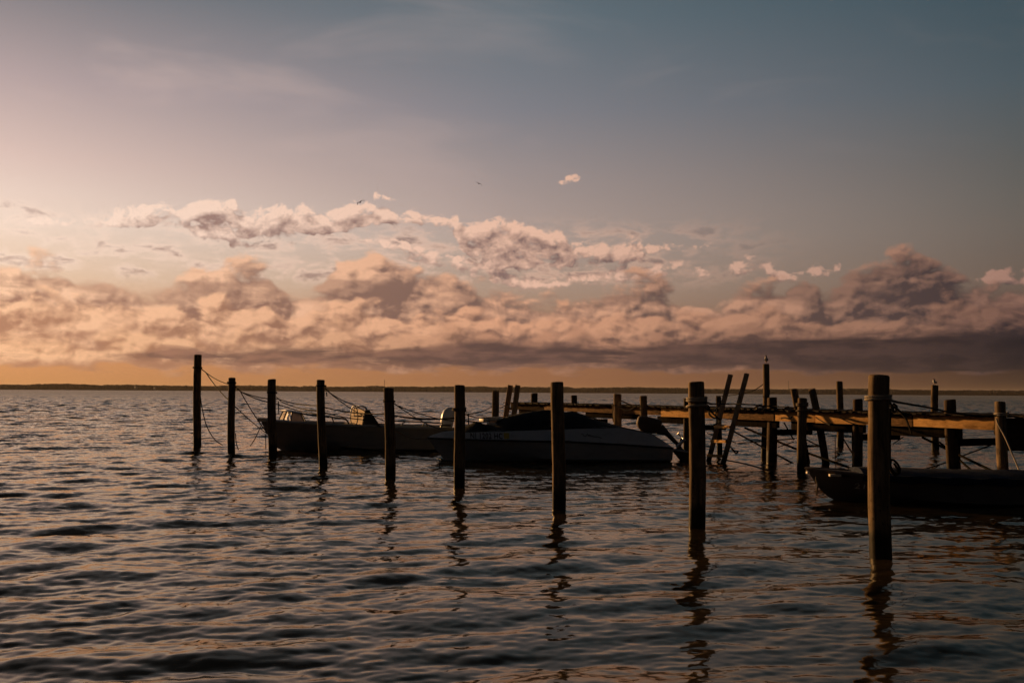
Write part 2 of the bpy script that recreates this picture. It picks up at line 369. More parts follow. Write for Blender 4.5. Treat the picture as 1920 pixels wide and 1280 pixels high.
#      N    L     peak  min  max   angle spread slope seed fade-in fade-out
WAVES = [(1024, 47.0, 2.4, 0.45, 7.0, -74, 0.06, 0.112, 3, -2, -1, 300, 700),
         (1024, 13.3, 0.42, 0.10, 0.45, -80, 0.16, 0.098, 5, -2, -1, 30, 70),
         (1024, 151.0, 2.8, 0.9, 9.0, -72, 0.20, 0.220, 8, 22, 110, 2700, 4000)]
build_water()

# ------------------------------------------------------------------ more materials
def m_wood(c0, c1, axis='z', scale=1.0, wet=True, rough=0.85, stain=0.5, spec=0.06):
    def fn(nt, b):
        pos = geo_pos(nt)
        st = {'z': (9, 9, 0.9), 'u': (2.2, 2.2, 16), 'any': (7, 7, 7)}[axis]
        q = vm(nt, 'MULTIPLY', pos, tuple(v * scale for v in st))
        g = noise(nt, q, 2.2, 5, 0.65)
        cr = noise(nt, vm(nt, 'MULTIPLY', pos, tuple(v * scale * 2.3 for v in st)), 2.0, 3, 0.6)
        big = noise(nt, vm(nt, 'MULTIPLY', pos, (1, 1, 2.5)) if axis == 'u' else pos, 2.1, 5, 0.62)
        c = mixc(nt, g.step(0.3, 0.7), c0, c1)
        c = mixc(nt, big.step(0.45, 0.72) * stain, c, tuple(v * (1.0 - 0.9 * stain) for v in c0))
        c = mixc(nt, cr.step(0.62, 0.70) * 0.7, c, tuple(v * 0.25 for v in c0))
        r = g.step(0, 1, 'LINEAR', rough - 0.1, rough + 0.08)
        if wet:
            s = nt.nodes.new('ShaderNodeSeparateXYZ'); nt.links.new(pos.k, s.inputs[0])
            wl = (Ex(nt, s.outputs[2]) + (noise(nt, pos, 5.0, 4, 0.6) - 0.5) * 0.30).step(0.50, 0.26)
            zz = Ex(nt, s.outputs[2]); spots = noise(nt, vm(nt, 'MULTIPLY', pos, (1, 1, .7)), 26.0, 3, 0.6).step(0.60, 0.68) * zz.step(0.1, 0.35) * zz.step(1.25, 0.75)
            c = mixc(nt, spots * 0.85, c, (0.02, 0.017, 0.013))
            c = mixc(nt, wl * 0.93, c, (0.016, 0.016, 0.012))
            r = r - wl * 0.45
        set_in(nt, b, 'Base Color', c); set_in(nt, b, 'Roughness', r); set_in(nt, b, 'Specular IOR Level', spec)
        bp = nt.nodes.new('ShaderNodeBump'); bp.inputs['Strength'].default_value = 0.45; bp.inputs['Distance'].default_value = 0.008
        nt.links.new((g * 0.6 - cr.step(0.60, 0.70) * 0.5).k, bp.inputs['Height']); nt.links.new(bp.outputs[0], b.inputs['Normal'])
    return fn
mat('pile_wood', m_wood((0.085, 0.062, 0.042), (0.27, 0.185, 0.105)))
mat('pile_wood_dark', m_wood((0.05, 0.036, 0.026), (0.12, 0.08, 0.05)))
mat('deck_shade_wood', m_wood((0.012, 0.010, 0.008), (0.026, 0.021, 0.017), spec=0.0))  # near-black colour carries the shade beneath the deck
mat('shaded_fascia_wood', m_wood((0.10, 0.06, 0.03), (0.28, 0.16, 0.075), 'u', wet=False, stain=0.8))
mat('deck_wood', m_wood((0.022, 0.018, 0.015), (0.06, 0.047, 0.037), 'any', wet=False))
mat('sunlit_new_wood', m_wood((0.52, 0.28, 0.10), (0.70, 0.42, 0.17), 'u', wet=False, stain=0.75))
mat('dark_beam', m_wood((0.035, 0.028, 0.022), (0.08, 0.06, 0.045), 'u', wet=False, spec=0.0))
mat('ladder_wood', m_wood((0.20, 0.14, 0.09), (0.38, 0.27, 0.17), 'z', wet=True))
def m_paint(col, rough=0.4, dirt=0.35, metal=0.0, coat=0.0, spec=0.5):
    def fn(nt, b):
        pos = geo_pos(nt)
        d = noise(nt, vm(nt, 'MULTIPLY', pos, (1, 1, 3)), 2.3, 6, 0.65)
        c = mixc(nt, d.step(0.45, 0.8) * dirt, col, tuple(v * 0.45 for v in col))
        set_in(nt, b, 'Base Color', c); set_in(nt, b, 'Metallic', metal); set_in(nt, b, 'Coat Weight', coat); set_in(nt, b, 'Specular IOR Level', spec)
        set_in(nt, b, 'Roughness', d.step(0.2, 0.8, 'LINEAR', rough - 0.06, rough + 0.15))
    return fn
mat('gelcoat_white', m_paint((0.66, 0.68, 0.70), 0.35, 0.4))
mat('gelcoat_cream', m_paint((0.62, 0.56, 0.46), 0.4, 0.4))
mat('console_tan', m_paint((0.72, 0.58, 0.44), 0.8, 0.25, spec=0.10))
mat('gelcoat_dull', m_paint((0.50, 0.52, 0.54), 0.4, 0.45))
mat('hull_grey', m_paint((0.24, 0.23, 0.22), 0.45, 0.5))
mat('hull_black', m_paint((0.38, 0.38, 0.37), 0.5, 0.5))
mat('hull_brown', m_paint((0.15, 0.12, 0.105), 0.7, 0.5, spec=0.12))
mat('trim', m_paint((0.38, 0.39, 0.39), 0.5, 0.4))
mat('black_rubber', m_paint((0.02, 0.02, 0.021), 0.55, 0.3))
mat('black_paint', m_paint((0.018, 0.018, 0.02), 0.4, 0.3))
mat('motor_brown', m_paint((0.10, 0.065, 0.045), 0.6, 0.4, spec=0.15))
mat('alloy', m_paint((0.55, 0.55, 0.56), 0.35, 0.3, metal=1.0))
mat('lettering', m_paint((0.02, 0.02, 0.022), 0.5, 0.1))
mat('lettering_pale', m_paint((0.55, 0.53, 0.49), 0.6, 0.5))
mat('sticker', m_paint((0.55, 0.42, 0.06), 0.5, 0.2))
def m_canvas(col):
    def fn(nt, b):
        pos = geo_pos(nt)
        d = noise(nt, pos, 3.0, 5, 0.6); f = noise(nt, pos, 160.0, 2, 0.5)
        set_in(nt, b, 'Base Color', mixc(nt, d.step(0.35, 0.7), col, tuple(v * 0.55 for v in col)))
        set_in(nt, b, 'Roughness', 0.92); set_in(nt, b, 'Specular IOR Level', 0.08)
        bp = nt.nodes.new('ShaderNodeBump'); bp.inputs['Strength'].default_value = 0.35; bp.inputs['Distance'].default_value = 0.02
        nt.links.new((d * 2.0 + f * 0.1).k, bp.inputs['Height']); nt.links.new(bp.outputs[0], b.inputs['Normal'])
    return fn
mat('canvas_black', m_canvas((0.030, 0.030, 0.033)))
mat('canvas_navy', m_canvas((0.022, 0.030, 0.055)))
mat('canvas_pale', m_canvas((0.50, 0.44, 0.36)))
mat('rope_dark', m_canvas((0.028, 0.024, 0.020)))
mat('rope_pale', m_canvas((0.44, 0.38, 0.31)))
mat('rope_tan', m_canvas((0.20, 0.16, 0.12)))
def m_glass(nt, b):
    set_in(nt, b, 'Base Color', (0.42, 0.33, 0.26)); set_in(nt, b, 'Transmission Weight', 0.6)
    d = noise(nt, geo_pos(nt), 6.0, 4, 0.6); set_in(nt, b, 'Roughness', d.step(0.3, 0.8, 'LINEAR', 0.35, 0.55)); set_in(nt, b, 'IOR', 1.12)
mat('tinted_glass', m_glass)
mat('feather_white', m_paint((0.78, 0.75, 0.72), 0.8, 0.1))
mat('feather_grey', m_paint((0.14, 0.15, 0.17), 0.8, 0.2))
mat('feather_black', m_paint((0.022, 0.022, 0.024), 0.8, 0.2))
mat('beak', m_paint((0.30, 0.10, 0.04), 0.5, 0.2))
def m_forest(nt, b):
    d = noise(nt, geo_pos(nt), 0.045, 4, 0.6)
    set_in(nt, b, 'Base Color', mixc(nt, d.step(0.3, 0.7), (0.022, 0.016, 0.011), (0.050, 0.036, 0.025))); set_in(nt, b, 'Roughness', 1.0)
mat('forest', m_forest)
mat('house_wall', m_paint((0.55, 0.50, 0.44), 0.7, 0.3))
mat('house_roof', m_paint((0.10, 0.085, 0.08), 0.8, 0.3))
def m_lit(nt, b):
    d = noise(nt, geo_pos(nt), 0.6, 2, 0.5)
    set_in(nt, b, 'Base Color', (0.2, 0.15, 0.1)); set_in(nt, b, 'Emission Color', mixc(nt, d, (1.0, 0.50, 0.20), (1.0, 0.62, 0.30))); set_in(nt, b, 'Emission Strength', 0.45)
mat('lit_window', m_lit)

# ------------------------------------------------------------------ mesh builder (world coordinates in, one mesh out)
class MB:
    def __init__(s): s.v, s.f = [], []
    def add(s, vs, fs):
        n = len(s.v); s.v += [tuple(v) for v in vs]; s.f += [tuple(i + n for i in f) for f in fs]; return s
    def loft(s, rings, cap=True, closed=True):
        n = len(rings[0]); vs = [p for r in rings for p in r]; fs = []
        for i in range(len(rings) - 1):
            for j in range(n if closed else n - 1):
                k = (j + 1) % n; fs.append((i * n + j, i * n + k, (i + 1) * n + k, (i + 1) * n + j))
        if cap and closed:
            fs.append(tuple(reversed(range(n)))); m = (len(rings) - 1) * n; fs.append(tuple(range(m, m + n)))
        return s.add(vs, fs)
    def tube(s, path, r, n=8):
        path = [Vector(p) for p in path]; rings = []; up = None
        for i, p in enumerate(path):
            t = (path[min(i + 1, len(path) - 1)] - path[max(i - 1, 0)]).normalized()
            if up is None: up = Vector((0, 0, 1)) if abs(t.z) < 0.9 else Vector((0, 1, 0))
            up = (up - t * up.dot(t)).normalized(); sd_ = t.cross(up)
            rr = r[i] if isinstance(r, (list, tuple)) else r
            rings.append([p + (up * math.cos(a) + sd_ * math.sin(a)) * rr for a in (2 * math.pi * k / n for k in range(n))])
        return s.loft(rings)
    def box(s, c, ax, ay, az, bev=0.0):
        c = Vector(c); e = [Vector(v) for v in (ax, ay, az)]
        bm = bmesh.new(); bmesh.ops.create_cube(bm, size=2.0)
        M = Matrix((e[0], e[1], e[2])).transposed()
        for v in bm.verts: v.co = c + M @ v.co
        bmesh.ops.recalc_face_normals(bm, faces=bm.faces)
        if bev: bmesh.ops.bevel(bm, geom=list(bm.edges), offset=bev, segments=2, profile=0.7, affect='EDGES')
        bm.verts.index_update(); s.add([v.co for v in bm.verts], [[v.index for v in f.verts] for f in bm.faces]); bm.free(); return s
    def beam(s, p0, p1, w, h, up=(0, 0, 1), bev=0.006):
        p0, p1 = Vector(p0), Vector(p1); t = (p1 - p0); L = t.length; t.normalize()
        up = Vector(up); up = (up - t * up.dot(t)).normalized(); sd_ = t.cross(up)
        return s.box((p0 + p1) / 2, t * L / 2, sd_ * w / 2, up * h / 2, bev)
    def build(s, name, m, parent=None, loc=(0, 0, 0), smooth=True):
        base = ROOT.get(parent.name, Vector((0, 0, 0))) if parent else Vector(loc)
        me = bpy.data.meshes.new(name)
        me.from_pydata([Vector(v) - base for v in s.v], [], s.f); me.update()
        bm = bmesh.new(); bm.from_mesh(me); bmesh.ops.recalc_face_normals(bm, faces=bm.faces); bm.to_mesh(me); bm.free()
        me.materials.append(MATS[m])
        if smooth:
            for p in me.polygons: p.use_smooth = True
            me.set_sharp_from_angle(angle=R(38))
        o = bpy.data.objects.new(name, me); C.objects.link(o)
        if parent: o.parent = parent; ROOT[o.name] = base
        else: o.location = base
        return o
ROOT = {}
def empty(name, loc, label, cat, group=None):
    o = bpy.data.objects.new(name, None); o.empty_display_size = 0.3; C.objects.link(o)
    o.location = loc; ROOT[o.name] = Vector(loc); tag(o, label, cat, group); return o
def curve_pts(pts, n=12):                        # smooth curve through points
    pts = [Vector(p) for p in pts]
    if len(pts) < 3: return [pts[0].lerp(pts[-1], i / n) for i in range(n + 1)]
    out = []; q = [pts[0] * 2 - pts[1]] + pts + [pts[-1] * 2 - pts[-2]]
    for i in range(1, len(q) - 2):
        for k in range(n):
            t = k / n; a, b_, c, d = q[i - 1], q[i], q[i + 1], q[i + 2]
            out.append(0.5 * ((2 * b_) + (c - a) * t + (2 * a - 5 * b_ + 4 * c - d) * t * t + (3 * b_ - a - 3 * c + d) * t ** 3))
    return out + [pts[-1]]
def sag(p0, p1, s, n=16):
    p0, p1 = Vector(p0), Vector(p1)
    return [p0.lerp(p1, i / n) - Vector((0, 0, s * 4 * (i / n) * (1 - i / n))) for i in range(n + 1)]

# ------------------------------------------------------------------ far shore
def build_shore():
    rng = np.random.default_rng(11)
    az = np.radians(np.arange(-60, 60.001, 0.035)); n = len(az)
    def fb(scales):
        o = np.zeros(n)
        for s, a_ in scales:
            k = max(2, int(n / s)); o += a_ * np.interp(np.linspace(0, k - 1, n), np.arange(k), rng.normal(size=k))
        return o
    D = 3500 + fb([(500, 120), (120, 30)])
    pxs = 960 + 1867 * np.tan(np.clip(az, -0.9, 0.9))
    hgt = np.interp(pxs, [-2000, 0, 330, 640, 1000, 1240, 1330, 1480, 1660, 1700, 1920, 4000], [18, 18, 19, 20, 22, 21, 17, 17, 18, 15.5, 16, 16]) + fb([(300, 1.0), (90, .9), (30, .8), (14, .6), (5, .5), (2, .4)])
    rows = [(0, -1.0), (4, 2.0), (25, .55), (40, .82), (70, 1.0), (180, .93), (420, .8), (500, -2.0)]
    vs = []
    for (dd, hh) in rows:
        jit = rng.normal(size=n) * (1.0 if 0 < hh < 1 else 0.3)
        z = hgt * hh + jit if abs(hh) < 1.01 and hh > 0 else np.full(n, hh)
        r = D + dd + fb([(20, 4), (4, 3)])
        vs.append(np.stack([r * np.sin(az), r * np.cos(az), z], -1))
    me = bpy.data.meshes.new('far_wood'); V = np.concatenate(vs)
    fs = [(i * n + j, i * n + j + 1, (i + 1) * n + j + 1, (i + 1) * n + j) for i in range(len(rows) - 1) for j in range(n - 1)]
    me.from_pydata(V.tolist(), [], fs); me.materials.append(MATS['forest'])
    o = bpy.data.objects.new('far_wood', me); C.objects.link(o)
    tag(o, 'low dark wooded shoreline along the whole horizon', 'shore wood', kind='stuff')
build_shore()

HOUSES = [(80, 726.5, 'two lit houses'), (89, 724.5, 0), (94.5, 726.8, 0), (130, 726.8, 0), (186.5, 727, 0), (216.5, 726.3, 0), (254, 725.4, 0), (290, 727, 0)]
H_LAB = ['pale house with lit window at the left end of the far shore cluster', 'taller pale house with bright lit window, highest of the far shore cluster',
         'pale house with lit window at the right end of the far shore cluster', 'small house with dim lit window, first to the right of the far shore cluster',
         'small house with bright lit window, second to the right of the far shore cluster', 'small house with dim lit window, third to the right of the far shore cluster',
         'pale house standing high in the far wood with a bright lit window', 'small lit house on the far shore nearest the tall left mooring pile']
for i, (px, py, _) in enumerate(HOUSES):
    c = P(px, py, 3440); s = 3.4 if i not in (1, 4, 6) else 4.6
    t = empty('house', (c.x, c.y, 0), H_LAB[i], 'house', 'houses along the far shore')
    top = c.z + s * 0.7
    MB().box((c.x, c.y, top / 2), (s, 0, 0), (0, s * 0.8, 0), (0, 0, top / 2)).build('wall', 'house_wall', t, smooth=False)
    MB().loft([[(c.x - s * 1.1, c.y + a, b) for a, b in ((-s, top + .02), (s, top + .02), (0, top + s * 0.6))], [(c.x + s * 1.1, c.y + a, b) for a, b in ((-s, top + .02), (s, top + .02), (0, top + s * 0.6))]]).build('roof', 'house_roof', t, smooth=False)
    MB().box((c.x - 0.3, c.y - s * 0.8 - 0.1, c.z), (s * 0.35, 0, 0), (0, 0.08, 0), (0, 0, s * 0.32)).build('window', 'lit_window', t, smooth=False)
for px, y0, y1, lab in ((721, 711, 724, 'thin radio mast rising from the far wood behind the fifth mooring pile'), (1478.5, 713, 729, 'thin radio mast rising from the far wood right of the gull on the tall pile')):
    a0, a1 = P(px, y1, 3600), P(px, y0, 3600)
    t = empty('radio_mast', (a0.x, a0.y, 0), lab, 'mast', 'radio masts on the far shore')
    MB().tube([(a0.x, a0.y, 0), (a0.x, a0.y, a1.z)], [1.0, 0.5], 6).build('mast_pole', 'black_paint', t)
    MB().box((a0.x, a0.y, a1.z * 0.86), (1.3, 0, 0), (0, 1.3, 0), (0, 0, 0.8)).build('antenna', 'black_paint', t)

# ------------------------------------------------------------------ piles
def pile_rings(base, top, r0, r1, seed, n=22, m=26):
    rng = random.Random(seed); base, top = Vector(base), Vector(top)
    ph = [rng.uniform(0, 6.28) for _ in range(8)]; rings = []
    ax = (top - base).normalized(); ux = Vector((1, 0, 0)); ux = (ux - ax * ux.dot(ax)).normalized(); uy = ax.cross(ux)
    tilt = (rng.uniform(-.05, .05), rng.uniform(-.05, .05))
    prof = [(i / m, 1.0) for i in range(m + 1)]
    Lz = (top - base).length
    prof[-1] = (1 - 0.03 / Lz, 1.0); prof += [(1 - 0.010 / Lz, 0.965), (1.0, 0.88), (1 + 0.006 / Lz, 0.4)]
    for (t, k) in prof:
        c = base.lerp(top, t); rr = r0 + (r1 - r0) * t
        c = c + ux * (0.018 * math.sin(3.1 * t * Lz * .5 + ph[0])) + uy * (0.012 * math.sin(2.3 * t * Lz * .5 + ph[1]))
        ring = []
        for j in range(n):
            a = 2 * math.pi * j / n
            w = 1 + .035 * math.sin(2 * a + ph[2] + t * .8) + .03 * math.sin(3 * a + ph[3] + t * 2) + .018 * math.sin(7 * a + ph[4]) + .012 * math.sin(9 * t * Lz + ph[5] + a) + rng.uniform(-.010, .010)
            q = c + (ux * math.cos(a) + uy * math.sin(a)) * rr * w * k
            if t > 0.985: q = q + ax * (tilt[0] * math.cos(a) + tilt[1] * math.sin(a)) * k * rr * 2
            ring.append(q)
        rings.append(ring)
    return rings
def pile(px_top, py_top, px_wl, py_wl, wpx, label, group, name='mooring_pile', m='pile_wood', Y=None, seed=0, parent=None):
    b = onz(px_wl, py_wl) if Y is None else P(px_wl, py_wl, Y)
    if Y is not None: b = Vector((b.x, b.y, 0))
    t = P(px_top, py_top, b.y); r = wpx / 2 * b.y / F
    base = b + (b - t).normalized() * 1.6
    o = MB().loft(pile_rings(base, t, r * 1.07, r * 0.95, seed)).build(name, m, parent, loc=(b.x, b.y, 0))
    if label: tag(o, label, 'pile', group)
    return b, t, r
G1 = 'mooring piles in the long row'
ROW = [(370.5, 665, 369, 838, 14.5, 'tallest dark mooring pile, far left end of the long row'),
       (434.2, 708, 434.5, 852, 14, 'dark mooring pile between the tallest left pile and the skiff bow'),
       (510, 711, 511, 858, 15.5, 'dark mooring pile standing in front of the grey skiff bow'),
       (602, 712, 605, 878, 15.5, 'dark mooring pile between the skiff windshield and its pale console'),
       (729.5, 727, 730.5, 897, 19, 'dark mooring pile in front of the skiff, right of its pale console'),
       (860.5, 722, 862.5, 914, 21, 'mooring pile with thin lit edge beside the white boat bow'),
       (1046, 716, 1047, 955, 24.5, 'mooring pile in front of the covered white boat amidships'),
       (1306.5, 716, 1305.5, 990, 31, 'mooring pile with two pale rope turns left of the tilted ladder'),
       (1646, 703, 1652, 1045, 40, 'thickest nearest mooring pile with one pale rope band')]
RP = [pile(*r[:5], r[5], G1, seed=20 + i) for i, r in enumerate(ROW)]
G2 = 'lone piles around the pier'
bA = pile(1436.5, 682, 1434, 850, 12, 'tall slim pile with a gull on top behind the pier', G2, Y=33.5, seed=41)
bB = pile(1574.3, 715, 1575, 837, 12, 'slim bare pile in the water beyond the pier', G2, seed=42)
bC = pile(1752.8, 722, 1753.5, 843, 13, 'slim pile topped by the small hunched gull', G2, seed=43)
bD = pile(928.5, 732, 928, 812, 13.5, 'sunlit pile beyond the covered boat left of the pier end', G2, Y=40, seed=44)
bE = pile(1504, 746, 1504, 884, 17, 'pile in front of the pier with two rope turns near its top', G2, seed=45)
bF = pile(1877, 753, 1880, 915, 20, 'stout pile with pale rope before the right end of the pier', G2, Y=20.9, seed=46)
pile(1487.5, 729, 1513, 868, 13.5, 'leaning pile poking above the deck behind the rope-wound pile', G2, name='leaning_pile', seed=47)
pile(1522, 729, 1549, 870, 14, 'leaning pile standing clear of the rope-wound pile, right one of the leaning pair', G2, name='leaning_pile', seed=48)
bG = pile(1158, 738, 1160, 868, 15, 'short pile at the pier edge behind the covered boat, left one of two', G2, Y=34.2, seed=49)
bH = pile(1205.5, 742, 1206, 868, 14.5, 'short pile at the pier edge behind the covered boat, right one of two', G2, Y=33.0, seed=50)

# ------------------------------------------------------------------ pier
ZD = 1.635
def yh(px): return 729 + 0.006 * px
EA, EB = onz(985, yh(985) + 20, ZD), onz(1790, yh(1790) + 36, ZD)
U = (EB - EA).normalized(); NIN = Vector((-U.y, U.x, 0)); NIN = NIN if NIN.x > 0 else -NIN
def E(px, inn=0.0, z=ZD):                        # point inn metres behind the pier's front edge, seen in column px
    d = ray(px, yh(px) + 60); d = Vector((d.x, d.y)); a = EA.xy + NIN.xy * inn - CAM.xy
    den = d.x * (-U.y) - d.y * (-U.x)
    q = CAM.xy + d * ((a.x * (-U.y) - a.y * (-U.x)) / den)
    return Vector((q.x, q.y, z))
PW = 2.1
e0 = E(945); pier = empty('pier', (e0.x, e0.y, 0), 'old wooden pier running obliquely behind the moored boats', 'pier')
end = E(1920) + U * 9
Lp = (end - e0).length
rng = random.Random(5)
mb = MB(); s = 0.0
while s < Lp:
    w = 0.14 + rng.uniform(-.01, .01); a = rng.uniform(-.07, .08); bb = rng.uniform(-.05, .06); dz = rng.uniform(-.008, .008)
    c = e0 + U * (s + w / 2) + NIN * ((PW + a - bb) / 2) + Vector((0, 0, -0.022 + dz))
    mb.box(c, U * (w / 2 - .004), NIN * ((PW + a + bb) / 2 + 0.02), (0, 0, .022), .004); s += w
mb.build('deck', 'deck_wood', pier)
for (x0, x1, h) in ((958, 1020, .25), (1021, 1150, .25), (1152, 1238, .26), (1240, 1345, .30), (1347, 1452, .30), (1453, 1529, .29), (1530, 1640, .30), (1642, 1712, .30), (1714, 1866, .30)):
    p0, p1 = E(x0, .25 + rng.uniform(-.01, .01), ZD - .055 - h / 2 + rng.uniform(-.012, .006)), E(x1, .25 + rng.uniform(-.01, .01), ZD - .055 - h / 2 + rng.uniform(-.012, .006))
    MB().beam(p0, p1, .05, h).build('fascia_board', 'sunlit_new_wood' if x0 in (1240, 1453, 1530, 1714) else 'dark_beam' if x0 < 1021 else 'shaded_fascia_wood', pier)  # sun and pile shade along the boards are put into their wood colours
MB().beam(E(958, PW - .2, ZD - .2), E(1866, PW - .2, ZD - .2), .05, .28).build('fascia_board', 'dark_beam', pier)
for (x0, x1, h, zo) in ((1235, 1300, .24, .36), (1378, 1459, .22, .355), (1486, 1621, .24, .36), (1668, 1802, .25, .36), (975, 1050, .2, .32), (1100, 1200, .2, .32)):
    MB().beam(E(x0, .42, ZD - zo - h / 2), E(x1, .42, ZD - zo - h / 2), .12, h).build('ledger_beam', 'deck_shade_wood', pier)
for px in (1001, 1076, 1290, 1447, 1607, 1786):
    q = E(px, .42); MB().beam(Vector((q.x, q.y, ZD - .72)) , Vector((q.x, q.y, ZD - .72)) + NIN * (PW - .5), .14, .18).build('cap_beam', 'deck_shade_wood', pier)
# piles of the pier: (column, column at water, top row, distance in from the edge, width px)
for i, (px, pw, py, inn, wpx) in enumerate(((1001, 1001, 737, 1.9, 13), (1076, 1076, 741, 1.8, 12), (1348, 1348, 743, 1.9, 10), (1288, 1289, 747, .45, 15), (1447, 1447, 745, .46, 18.5), (1607, 1607, 748, .46, 19), (1782, 1789, 749, .46, 21))):
    q = E(pw, inn, 0); t = P(px, py, q.y); r = wpx / 2 * q.y / F
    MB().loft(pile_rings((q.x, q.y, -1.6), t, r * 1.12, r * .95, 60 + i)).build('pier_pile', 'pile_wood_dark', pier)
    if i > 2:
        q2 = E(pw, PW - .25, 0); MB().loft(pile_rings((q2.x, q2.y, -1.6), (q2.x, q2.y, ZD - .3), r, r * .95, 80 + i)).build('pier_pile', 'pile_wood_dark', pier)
# diagonal braces under the deck
for (x0, y0, x1, y1, rr, d0, d1) in ((1397, 802, 1489, 840, .035, 1.0, .8), (1489, 840, 1600, 879, .035, .8, .5), (1373, 807, 1488, 869, .03, 1.2, .8), (1383, 831, 1490, 822, .018, 1.4, 1.2),
        (1456, 816, 1482, 806, .016, 1.5, 1.2), (1459, 838, 1488, 828, .016, 1.5, 1.2), (1470, 792, 1488, 824, .022, .9, .8), (1512, 824, 1536, 836, .02, 1.2, 1.2), (1514, 836, 1537, 836, .03, 1.2, 1.2),
        (1581, 822, 1602, 856, .02, 1.6, .6), (1566, 820, 1566, 864, .012, 2.0, 2.0), (1730, 820, 1868, 886, .035, 1.5, .3), (1762, 829, 1830, 889, .03, 1.8, .6), (1691, 892, 1777, 866, .018, 1.5, 1.0),
        (1803, 855, 1866, 831, .018, 1.5, .8), (1674, 832, 1694, 819, .016, 1.4, 1.4), (1326, 800, 1345, 812, .02, 1.2, 1.0), (1326, 812, 1380, 830, .018, 1.5, 1.2)):
    a, b_ = E(x0, d0).y, E(x1, d1).y
    MB().tube([P(x0, y0, a), P(x1, y1, b_)], rr, 6).build('brace', 'deck_shade_wood', pier)
# wider platform at the right end, its skirt boards turned to the camera
q = E(1869, -.05)
for k in range(5):
    z = ZD - .06 - .150 * k - .08
    MB().beam((q.x, q.y, z), (q.x + 5, q.y - 1.2, z + .004 * (k % 2)), .05, .155).build('skirt_board', 'dark_beam', pier)
MB().beam((q.x - .02, q.y + .08, ZD - .4), (q.x - .02 + 5, q.y + .08 - 1.2, ZD - .4), .1, .12).build('skirt_rail', 'dark_beam', pier)

# ------------------------------------------------------------------ ladders
def ladder(r1, r2, Y1, Y2, rungs, label, wpl=.17, lean=.36):
    b1 = P(*r1[2:], Y1); b2 = P(*r2[2:], Y2); t1 = P(*r1[:2], Y1 + lean); t2 = P(*r2[:2], Y2 + lean)
    t = empty('ladder', (b1.x, b1.y, 0), label, 'ladder', 'ladders at the pier')
    across = (b2 - b1).normalized(); dirv = (t1 - b1).normalized(); face = across.cross(dirv).normalized()
    for b, tp in ((b1, t1), (b2, t2)):
        d = (tp - b).normalized(); MB().beam(b - d * .5, tp, .05, wpl, up=across * .75 - face * .65, bev=.008).build('side_rail', 'ladder_wood', t)
    for k in rungs:
        fo = Vector((-.89, -.455, 0)) * .11; MB().beam(b1.lerp(t1, k) + fo, b2.lerp(t2, k) + fo, .05, .085, up=(0, 0, 1)).build('rung', 'sunlit_new_wood', t)  # rungs take a brighter wood colour to read as sunlit
ladder((1370, 702, 1329, 863), (1400.5, 700, 1357, 865), 31.0, 30.1, (.06, .225, .39), 'weathered ladder with two wide rails leaning on the pier', .15)
ladder((957, 722, 947, 790), (971, 722, 962, 790), 41.5, 41.3, (.1, .35), 'narrow ladder with sunlit rails at the left end of the pier', .22, .2)

# ------------------------------------------------------------------ boats
class Frame:
    def __init__(s, stern, bow):
        s.o = Vector((stern.x, stern.y, 0)); b = Vector((bow.x, bow.y, 0)); s.L = (b - s.o).length
        s.f = (b - s.o).normalized(); s.l = Vector((-s.f.y, s.f.x, 0))       # forward, port
    def __call__(s, x, y, z): return s.o + s.f * x + s.l * y + Vector((0, 0, z))
def lerp_tab(tab, t):
    return float(np.interp(t, [a for a, _ in tab], [b for _, b in tab]))
def smooth(a, b, x):
    t = min(1, max(0, (x - a) / (b - a))); return t * t * (3 - 2 * t)
def plan(t, beam, full=.45, p=2.3, stern=.92):
    k = max(0.0, (t - full) / (1 - full)); return beam / 2 * (1 - k ** p) * (stern + (1 - stern) * smooth(0, .35, t))
def hull_mesh(fr, beam, sheer, rake, pw, full=.45, p=2.3, draft=-.35, chine=.12, flare=.9, inset=0.0, n=40):
    rings = []
    for i in range(n + 1):
        t = 1 - (1 - i / n) ** 1.5 if i / n > .0 else 0.0
        t = i / n
        zs = lerp_tab(sheer, t) - inset * .0
        bg = max(plan(t, beam, full, p) - inset, .012); s = smooth(.45, 1, t)
        zk = draft + (0 - draft) * .0 + s * .12; zc = chine * (.5 + .5 * t) + s * .25 * (zs - chine)
        bc = bg * (flare - .35 * s)
        pts = [(0.0, zk), (bc * .5, zk + (zc - zk) * .55), (bc, zc), (bc + (bg - bc) * .35, zc + (zs - zc) * .3), (bc + (bg - bc) * .7, zc + (zs - zc) * .65), (bg, zs)]
        def X(z):
            h = max(0.0, min(1.0, (z - zk) / max(zs - zk, 1e-3))); return t * (fr.L - rake) + rake * s * h ** pw
        ring = [fr(X(z), y, z) for y, z in reversed(pts)] + [fr(X(z), -y, z) for y, z in pts[1:]]
        rings.append(ring)
    return rings
def sweep_rail(fr, beam, sheer, rake, pw, full, p, r, dz=0.0, out=0.0, n=40):
    side = []
    for i in range(n + 1):
        t = i / n; s = smooth(.45, 1, t)
        side.append((t * (fr.L - rake) + rake * s, max(plan(t, beam, full, p) + out, .0), lerp_tab(sheer, t) + dz))
    return [fr(x, y, z) for x, y, z in side] + [fr(x, -y, z) for x, y, z in reversed(side)][1:]
def text_mesh(body, size):
    cu = bpy.data.curves.new('lettering', 'FONT'); cu.body = body; cu.size = size; cu.extrude = 0; cu.space_character = 1.12; cu.offset = size * .015
    o = bpy.data.objects.new('lettering', cu); C.objects.link(o)
    me = bpy.data.meshes.new_from_object(o.evaluated_get(bpy.context.evaluated_depsgraph_get()))
    vs = [v.co.copy() for v in me.vertices]; fs = [tuple(p.vertices) for p in me.polygons]
    bpy.data.objects.remove(o); bpy.data.curves.remove(cu); bpy.data.meshes.remove(me)
    return vs, fs

